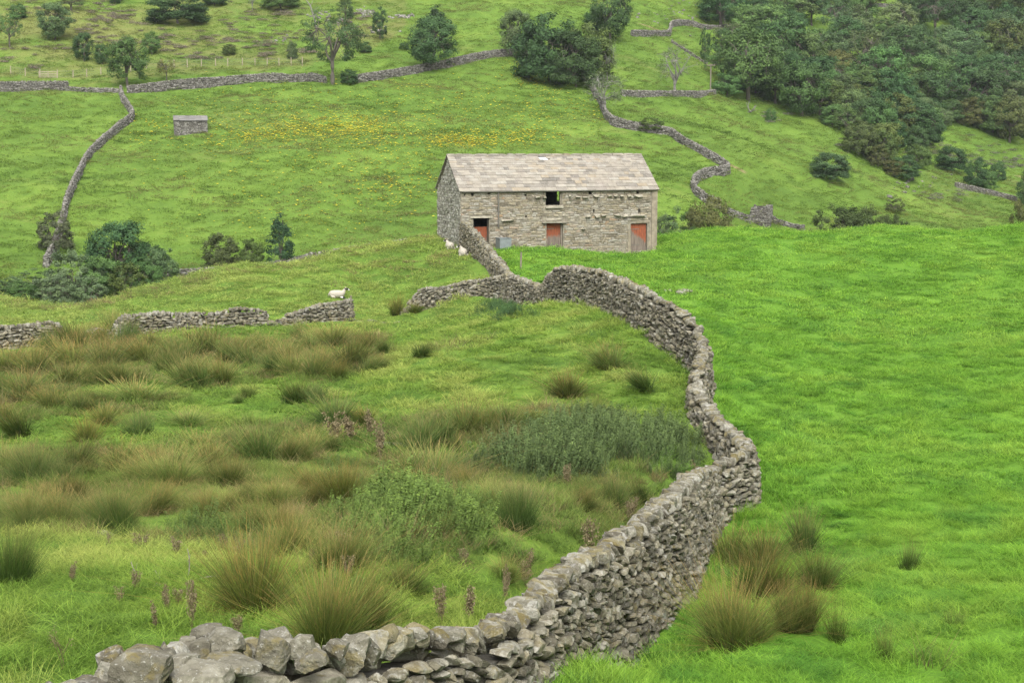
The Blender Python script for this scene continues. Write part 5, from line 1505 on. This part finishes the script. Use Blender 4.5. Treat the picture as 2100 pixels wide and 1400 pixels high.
# hillside grass: coarse tussock texture beyond the valley
def hill_grass():
    r = np.random.default_rng(56)
    protos = [blades_obj('hill_grass', [blade_mesh('x', 90, 1.1, .14, .9, .5, .06, 1, 1600 + i, None, 1, hvar=.7, out=.15)], M_grass) for i in range(4)]
    x, y = frustum_points(122, 330, .9, r, 1.12)
    k = (y > valley_line(x) + 1); x, y = x[k], y[k]
    z = ground(x, y); n = len(x)
    a = fbm(x / 3, y / 3, 301, 3); b = fbm(x / 14, y / 9, 311, 4)
    rough = in_poly(x, y, ROUGHPOLY)
    g1_, g2, g3 = np.array([.14, .215, .034]), np.array([.1, .17, .027]), np.array([.185, .25, .05])
    f = np.clip((a - .5) * 1.6 + (b - .5) * 2.6 + .5, 0, 1)[:, None]
    t = np.where(f < .5, g2 + (g1_ - g2) * f * 2, g1_ + (g3 - g1_) * (f * 2 - 1))
    br = np.array([.19, .17, .07]); m = fbm(x / 10, y / 5, 321, 3) + .07 * rough + (a - .5) * .3
    t = t + (br - t) * np.clip((m - .54) / .2, 0, .65)[:, None]
    t = t * r.uniform(.84, 1.16, n)[:, None]
    rot = np.stack([r.normal(0, .12, n) - .2, r.normal(0, .15, n), r.uniform(0, 6.28, n)], 1)
    s = r.uniform(.7, 1.2, n)
    scatter('hill_grass', 'rough grass covering the valley side', protos, np.stack([x, y, z - .02], 1), rot, np.stack([s, s, s * r.uniform(.4, 1.6, n)], 1), r.integers(0, 4, n), np.concatenate([t, np.ones((n, 1))], 1))
hill_grass()

# nettles
def nettles():
    r = np.random.default_rng(57)
    def proto(seed):
        q = np.random.default_rng(seed); V, Q, B = [], [], []; off = 0
        for k in range(5):
            o = q.normal(0, .12, 2); top = np.array([o[0] * 1.6, o[1] * 1.6, q.uniform(.65, 1.05)]); base = np.array([o[0], o[1], 0])
            n = 84; t = np.repeat(np.linspace(.1, 1, n // 2), 2)
            c = base + (top - base) * t[:, None]; th = np.arange(n) * 1.57 * 1.03 + q.uniform(0, 6)
            ln = (.12 * (1.15 - t * .7))
            off2 = np.stack([np.cos(th) * ln, np.sin(th) * ln, -.02 - .03 * q.random(n)], 1)
            nn = np.stack([np.cos(th) * .5, np.sin(th) * .5, np.ones(n)], 1) + q.normal(0, .35, (n, 3))
            v, f = leaf_quads(c + off2 * .6, nn, .03, q, .55)
            V.append(v); Q.append(f + off); B.append(np.repeat(np.clip(.25 + .5 * t + q.normal(0, .14, n), 0, 1), 4)); off += len(v)
        return mesh_from('nettle', np.concatenate(V), np.concatenate(Q), [M_herb], {'br': np.concatenate(B)})
    pr = [proto(i) for i in range(4)]
    polys = [([(940,985),(1000,905),(1100,880),(1230,858),(1420,852),(1452,880),(1450,960),(1390,985),(1250,1000),(1100,1000)], 9, .85, (.072, .108, .038)),
             ([(690,1140),(660,1080),(730,1030),(860,1020),(960,1040),(1050,1100),(1040,1160),(900,1170),(780,1170)], 13, .72, (.09, .14, .032)),
             ([(330,1110),(340,1070),(440,1060),(560,1075),(600,1110),(560,1130),(420,1130)], 11, .55, (.075, .12, .03)),
             ([(560,1290),(560,1250),(640,1190),(860,1230),(1000,1230),(960,1290),(800,1300)], 3, .5, (.1, .18, .045)),
             ([(1090,1150),(1150,1060),(1330,1040),(1380,1060),(1260,1130),(1180,1170)], 3.5, .5, (.08, .15, .035)),
             ([(960,650),(985,622),(1040,612),(1062,630),(1100,650),(1010,668)], 5, .6, (.05, .1, .035)),
             ([(600,1010),(620,960),(800,950),(850,990),(800,1020)], 2.5, .5, (.06, .115, .035)),
             ([(0,1075),(150,1110),(300,1120),(260,1140),(60,1110)], 3, .4, (.055, .12, .03)),
             ([(1410,1160),(1450,1120),(1520,1110),(1560,1240),(1480,1340),(1420,1340)], 2.5, .35, (.07, .16, .03))]
    X = []; 
    for (pp, per, h, c) in polys:
        poly = pxpoly(pp); lo, hi = poly.min(0), poly.max(0); n = int((hi - lo).prod() * per)
        xy = lo + r.random((n, 2)) * (hi - lo); xy = xy[in_poly(xy[:, 0], xy[:, 1], poly)]; xy = xy[wall_dist(xy[:, 0], xy[:, 1]) > .5]
        ed = np.full(len(xy), 9.0)
        for i in range(len(poly)):
            p0, p1 = poly[i], poly[(i + 1) % len(poly)]; q = p1 - p0; t_ = np.clip(((xy - p0) @ q) / (q @ q), 0, 1); ed = np.minimum(ed, np.linalg.norm(xy - p0 - t_[:, None] * q, axis=1))
        k = fbm(xy[:, 0] / 1.2, xy[:, 1] / 1.2, 401, 2) + .25 * np.clip(ed / 1.2, 0, 1) > (.5 if per > 4 else .62); xy = xy[k]; ed = ed[k]
        X.append(np.concatenate([xy, np.full((len(xy), 1), h) * (.6 + .8 * fbm(xy[:, 0] / 1.1, xy[:, 1] / 1.1, 402, 2))[:, None] * r.uniform(.7, 1.25, (len(xy), 1)) * (.45 + .55 * np.clip(ed / 1.1, 0, 1))[:, None], np.tile(c, (len(xy), 1)) * r.uniform(.75, 1.25, (len(xy), 1))], 1))
    X = np.concatenate(X); n = len(X)
    rot = np.stack([r.normal(0, .08, n), r.normal(0, .08, n), r.uniform(0, 6.28, n)], 1)
    s = np.clip(X[:, 2] * 1.2, .5, 1.1)
    scatter('nettles', 'dark green nettle beds in the hollow of the pasture', pr, np.stack([X[:, 0], X[:, 1], ground(X[:, 0], X[:, 1])], 1), rot, np.stack([s, s, X[:, 2]], 1), r.integers(0, 4, n), np.concatenate([X[:, 3:6], np.ones((n, 1))], 1))
nettles()

# tall dry grass stems
def straw():
    r = np.random.default_rng(58)
    pr = [blades_obj('dry_grass', [blade_mesh('x', 34, .3, .62, .42, .7, .012, 4, 1700 + i, None, 1, hvar=.5, out=.3)], M_grass) for i in range(3)]
    polys = [(LONG[0], .5, .75), (LONG[1], .35, .75), (pxpoly([(980,900),(1060,860),(1200,850),(1250,880),(1120,950),(1000,960)]), 3.0, 1.15), (pxpoly([(820,1010),(830,930),(960,900),(990,1000),(920,1030)]), 2.0, 1.1),
             (pxpoly([(1350,1400),(1700,1330),(2000,1330),(2100,1400),(1900,1440)]), .6, .7), (pxpoly([(850,745),(900,700),(1010,690),(960,740)]), .8, .8), (pxpoly([(-80,625),(0,616),(300,598),(480,556),(470,575),(300,612),(0,632)], 60), .7, .8)]
    X = []
    for (poly, per, h) in polys:
        lo, hi = poly.min(0), poly.max(0); n = int((hi - lo).prod() * per); xy = lo + r.random((n, 2)) * (hi - lo)
        xy = xy[in_poly(xy[:, 0], xy[:, 1], poly)]; xy = xy[wall_dist(xy[:, 0], xy[:, 1]) > .5]
        xy = xy[fbm(xy[:, 0] / 2, xy[:, 1] / 2, 501, 2) > .42]
        X.append(np.concatenate([xy, np.full((len(xy), 1), h) * r.uniform(.6, 1.2, (len(xy), 1))], 1))
    X = np.concatenate(X); n = len(X)
    wl = np.where(X[:, 1] > 40, 1.6, 1.0)
    c = np.array([.27, .23, .115]) * (1 - r.random((n, 1)) * .4) ; g = np.array([.15, .17, .06]); m = (r.random((n, 1)) < .35); c = np.where(m, g, c)
    scatter('dry_grass', 'tall dry grass stems among the rushes', pr, np.stack([X[:, 0], X[:, 1], ground(X[:, 0], X[:, 1])], 1), np.stack([r.normal(0, .14, n), r.normal(0, .14, n), r.uniform(0, 6.28, n)], 1),
            np.stack([wl, wl, X[:, 2]], 1), r.integers(0, 3, n), np.concatenate([c, np.ones((n, 1))], 1))
straw()

# yellow ragwort on the hillside
def ragwort():
    r = np.random.default_rng(59)
    t = NT('ragwort'); c = t.mix(t.rng01(t.attr('br', out='Fac'), .45, .55), (.07, .13, .03), (.62, .5, .035)); M = t.surf(c, .8, None, .2, .2)
    def proto(seed):
        q = np.random.default_rng(seed); n = 34
        c = q.normal(0, 1, (n, 3)) * np.array([.16, .16, .05]) + np.array([0, 0, .55]); v1, f1 = leaf_quads(c, q.normal(0, .3, (n, 3)) + np.array([0, -.5, 1.]), .075, q, .9)
        m = 26; c2 = q.normal(0, 1, (m, 3)) * np.array([.12, .12, .16]) + np.array([0, 0, .25]); v2, f2 = leaf_quads(c2, q.normal(0, 1, (m, 3)), .07, q)
        return mesh_from('ragwort', np.concatenate([v1, v2]), np.concatenate([f1, f2 + len(v1)]), [M], {'br': np.concatenate([np.full(len(v1), 1.), np.full(len(v2), 0.)])})
    pr = [proto(i) for i in range(3)]
    U = []
    def blob(u0, v0, su, sv, n, slope=0):
        n = int(n * 1.25)
        u = r.normal(0, 1, n); U.append(np.stack([u0 + u * su, v0 + r.normal(0, 1, n) * sv + u * su * slope], 1))
    blob(560, 277, 70, 10, 330, -.12); blob(700, 262, 65, 12, 460, -.08); blob(760, 275, 50, 16, 260); blob(650, 255, 100, 22, 260); blob(930, 285, 45, 8, 240, .08); blob(1050, 280, 60, 10, 280); blob(970, 295, 70, 7, 220)
    blob(1000, 230, 120, 35, 330); blob(820, 230, 170, 40, 380); blob(460, 270, 90, 26, 260); blob(1085, 160, 30, 14, 120, .4); blob(800, 385, 50, 28, 150); blob(1130, 225, 60, 22, 120); blob(720, 330, 160, 50, 300); blob(560, 220, 150, 26, 200)
    blob(640, 430, 120, 40, 130); blob(300, 270, 50, 20, 90); blob(900, 330, 120, 40, 180); blob(1210, 235, 20, 10, 30)
    UV = np.concatenate(U)
    pts = np.array([cast(u, v, 128) for u, v in UV if 260 < u < 1240 and 120 < v < 490 and not (900 < u < 1345 and v > 310) and not (345 < u < 430 and 225 < v < 284)])
    n = len(pts); s = r.uniform(.2, .44, n)
    scatter('ragwort', 'yellow ragwort flowers dotting the far field', pr, pts, np.stack([np.zeros(n), np.zeros(n), r.uniform(0, 6.28, n)], 1), np.stack([s, s, s], 1), r.integers(0, 3, n), np.ones((n, 4)))
ragwort()

# heather and dead bracken patches on the rough slope, loose scree
def scrub():
    r = np.random.default_rng(60)
    def proto(seed):
        q = np.random.default_rng(seed); n = 260; d = q.normal(size=(n, 3)); d /= np.linalg.norm(d, axis=1, keepdims=True); d[:, 2] = np.abs(d[:, 2])
        c = d * np.array([1, .8, .55]) * (q.random(n) ** .4)[:, None]
        v, f = leaf_quads(c, d + q.normal(0, .6, (n, 3)), .085, q, .5)
        return mesh_from('scrub', v, f, [M_herb], {'br': np.repeat(q.random(n), 4)})
    pr = [proto(i) for i in range(4)]
    U = []
    for (u, v, su, sv, n) in ((215, 38, 18, 4, 14), (245, 38, 30, 9, 26), (225, 82, 40, 12, 26), (340, 78, 12, 12, 14), (440, 82, 26, 7, 22), (500, 50, 40, 12, 16), (530, 90, 30, 12, 18), (400, 118, 20, 4, 14), (368, 102, 10, 4, 8), (540, 116, 12, 4, 8), (575, 28, 30, 5, 14), (180, 60, 14, 6, 8), (60, 100, 50, 12, 12), (20, 128, 14, 5, 6), (75, 138, 10, 4, 6), (100, 20, 60, 14, 26), (170, 15, 40, 8, 20), (620, 100, 20, 10, 10), (540, 60, 60, 25, 20), (720, 60, 20, 10, 14), (735, 45, 20, 8, 10), (1960, 320, 60, 14, 60), (2040, 335, 40, 12, 40), (1950, 405, 30, 6, 14), (1600, 240, 20, 6, 10), (1745, 300, 20, 8, 8)):
        U.append(np.stack([r.normal(u, su, n), r.normal(v, sv, n), np.full(n, 1.0 if u > 1500 else 0)], 1))
    U = np.concatenate(U); pts = np.array([cast(a, b, 150) for a, b, _ in U]); n = len(pts)
    s = r.uniform(.5, 1.15, n); c = np.where(U[:, 2:3] > .5, np.array([.13, .135, .1]), np.array([.15, .13, .1])) * r.uniform(.7, 1.2, (n, 1))
    scatter('heather', 'grey brown heather and dead bracken patches on the upper slope', pr, pts, np.stack([np.zeros(n), np.zeros(n), r.uniform(0, 6.28, n)], 1), np.stack([s * 1.5, s, s * .8], 1), r.integers(0, 4, n), np.concatenate([c, np.ones((n, 1))], 1))
    # scree
    S = Stones(); UV = np.concatenate([np.stack([r.normal(u, su, k), r.normal(v, sv, k)], 1) for (u, v, su, sv, k) in ((745, 28, 18, 5, 60), (830, 35, 12, 3, 25), (785, 62, 22, 3, 14), (690, 45, 14, 5, 22), (660, 32, 16, 5, 24), (1390, 30, 30, 16, 40), (585, 80, 14, 6, 14), (1880, 375, 30, 10, 26))])
    for (u, v) in UV:
        p = cast(u, v, 170); a = r.uniform(.2, .75); S.add(p + np.array([0, 0, .08]), np.diag([a / 2, a / 2 * .8, a / 2 * .6]) @ rot3(*r.normal(0, .4, 3)), (r.uniform(.4, 1), 0, r.random()))
    o = link('scree', S.mesh('scree', ST_LO, M_wallfar, 881)); o['kind'] = 'stuff'; o['label'] = 'pale scree and small outcrops on the hillside'
scrub()

# ------------------------------------------------------------------ sheep
def sheep(p, yaw, L, label, head_turn=0, blackrump=False):
    m = MB()
    # lying with the legs folded: rump, barrel, shoulder, neck, head -- one continuous skin
    hx = math.cos(head_turn); hy = math.sin(head_turn)
    sp = [(-.56, 0, .27), (-.53, 0, .28), (-.44, 0, .29), (-.25, 0, .3), (0, 0, .3), (.2, 0, .31), (.34, 0, .35), (.42, 0, .44), (.46 + .02 * hx, .03 * hy, .54), (.5 + .05 * hx, .1 * hy, .63), (.52 + .1 * hx, .12 * hy, .67), (.52 + .18 * hx, .18 * hy, .655), (.52 + .25 * hx, .25 * hy, .615), (.52 + .31 * hx, .31 * hy, .58), (.52 + .335 * hx, .335 * hy, .57)]
    rd = [(.04, .05), (.15, .17), (.23, .245), (.275, .28), (.285, .29), (.265, .28), (.21, .24), (.145, .16), (.1, .11), (.085, .09), (.09, .092), (.075, .08), (.055, .062), (.042, .045), (.015, .02)]
    mi = [0] * 9 + [1, 1, 1, 2, 2]
    m.loft(sp, rd, 14, mi)
    for (x, y) in ((.34, .16), (.34, -.16)): m.loft([(x - .12, y, .1), (x + .05, y, .07), (x + .2, y * 1.05, .05), (x + .06, y * 1.2, .03)], [.07, .06, .035, .03], 8, [2, 1, 1])
    for (x, y) in ((-.3, .2), (-.3, -.2)): m.loft([(x - .12, y, .16), (x + .08, y * 1.12, .13), (x + .22, y * 1.22, .05), (x + .0, y * 1.32, .035)], [.1, .085, .04, .03], 8, [0, 0, 1])
    m.loft([(-.54, 0, .34), (-.6, 0, .26), (-.6, 0, .12)], [.05, .05, .02], 8, 0)
    root = thing('sheep', label, 'sheep', p, yaw)
    V = np.concatenate(m.V); r = np.random.default_rng(3)
    V = V + np.stack([(vnoise(V[:, 0] * 14, V[:, 1] * 14 + V[:, 2] * 9, 5) - .5) * .02] * 3, 1)
    m.V = [V]
    b = m.build('body', [M_wool, M_black, M_white], root, None, True)
    hc = np.array([.52 + .1 * hx, .12 * hy, .67])
    for s in (-1, 1):
        e = MB(); sd = np.array([-hy, hx, 0]) * s
        e.loft([hc + sd * .07 + np.array([-.02, 0, .02]), hc + sd * .14 + np.array([-.03, 0, .03]), hc + sd * .19 + np.array([-.02, 0, .0])], [(.02, .03), (.03, .04), (.008, .01)], 7)
        e.build('ear', [M_black], root, None, True)
        h = MB(); h.loft([hc + sd * .04 + np.array([0, 0, .07]), hc + sd * .09 + np.array([-.07, 0, .11]), hc + sd * .15 + np.array([-.06, 0, .05]), hc + sd * .16 + np.array([.02, 0, .03])], [.03, .027, .02, .008], 7)
        h.build('horn', [M_horn], root, None, True)
    root.scale = (L, L, L)
sheep(on_ground(690, 87.2) - np.array([0, 0, .04]), .1, 0.86, 'white sheep with black and white face lying above the broken wall', .0)
sheep(on_ground(949, 93.2) - np.array([0, 0, .04]), 1.75, 1.0, 'sheep lying with its rump toward the camera by the mossy barn wall', 1.3)
sheep(on_ground(922, 97.5) - np.array([0, 0, .05]), 1.9, .95, 'sheep lying at the foot of the barn gable', .6)
HAZE = .0001
# ------------------------------------------------------------------ light, air, camera
w = bpy.data.worlds.new('World'); SC.world = w; w.use_nodes = True
wn = w.node_tree
bg = wn.nodes['Background']
sky = wn.nodes.new('ShaderNodeTexSky'); sky.sky_type = 'NISHITA'; sky.sun_disc = False
SUN_EL, SUN_AZ = math.radians(50), math.radians(176)      # azimuth clockwise from +y
sky.sun_elevation = SUN_EL; sky.sun_rotation = SUN_AZ
sky.air_density = 1.0; sky.dust_density = 4.0; sky.ozone_density = 1.0
hs = wn.nodes.new('ShaderNodeHueSaturation'); hs.inputs['Saturation'].default_value = .12
wn.links.new(sky.outputs[0], hs.inputs['Color']); wn.links.new(hs.outputs[0], bg.inputs[0])
bg.inputs[1].default_value = .15
sl = bpy.data.lights.new('sun', 'SUN'); sl.energy = 1.7; sl.angle = math.radians(45); sl.color = (1, .96, .9)
so = bpy.data.objects.new('sun', sl); COL.objects.link(so)
d = Vector((math.sin(SUN_AZ) * math.cos(SUN_EL), math.cos(SUN_AZ) * math.cos(SUN_EL), math.sin(SUN_EL)))
so.rotation_euler = d.to_track_quat('Z', 'Y').to_euler()
so.location = (0, 0, 60)

cam = bpy.data.cameras.new('camera'); co = bpy.data.objects.new('camera', cam); COL.objects.link(co)
cam.sensor_width = 36; cam.lens = F / 2100 * 36; cam.clip_start = .1; cam.clip_end = 3000
co.location = (0, 0, 0); co.rotation_euler = (math.pi / 2 - PITCH, 0, 0)
SC.camera = co
SC.view_settings.view_transform = 'Standard'; SC.view_settings.look = 'None'; SC.view_settings.gamma = 1
SC.view_settings.exposure = 1.27
SC.cycles.max_bounces = 6; SC.cycles.diffuse_bounces = 3; SC.cycles.glossy_bounces = 2; SC.cycles.transmission_bounces = 4
SC.cycles.use_denoising = True
try:
    SC.cycles.denoiser = 'OPENIMAGEDENOISE'; SC.cycles.denoising_input_passes = 'RGB_ALBEDO_NORMAL'; SC.cycles.denoising_prefilter = 'NONE'
except Exception: pass

# thin valley air
hz, nt = mat('haze_air'); ho = nt.nodes.new('ShaderNodeOutputMaterial'); pv = nt.nodes.new('ShaderNodeVolumePrincipled')
pv.inputs['Color'].default_value = (.9, .95, 1, 1); pv.inputs['Density'].default_value = HAZE; pv.inputs['Anisotropy'].default_value = .2
nt.links.new(pv.outputs[0], ho.inputs['Volume'])
if HAZE > 0:
    hb = MB(); hb.box((0, 310, 90), (520, 360, 130)); ob = hb.build('haze', [hz]); ob['kind'] = 'stuff'; ob['label'] = 'thin pale air over the valley'
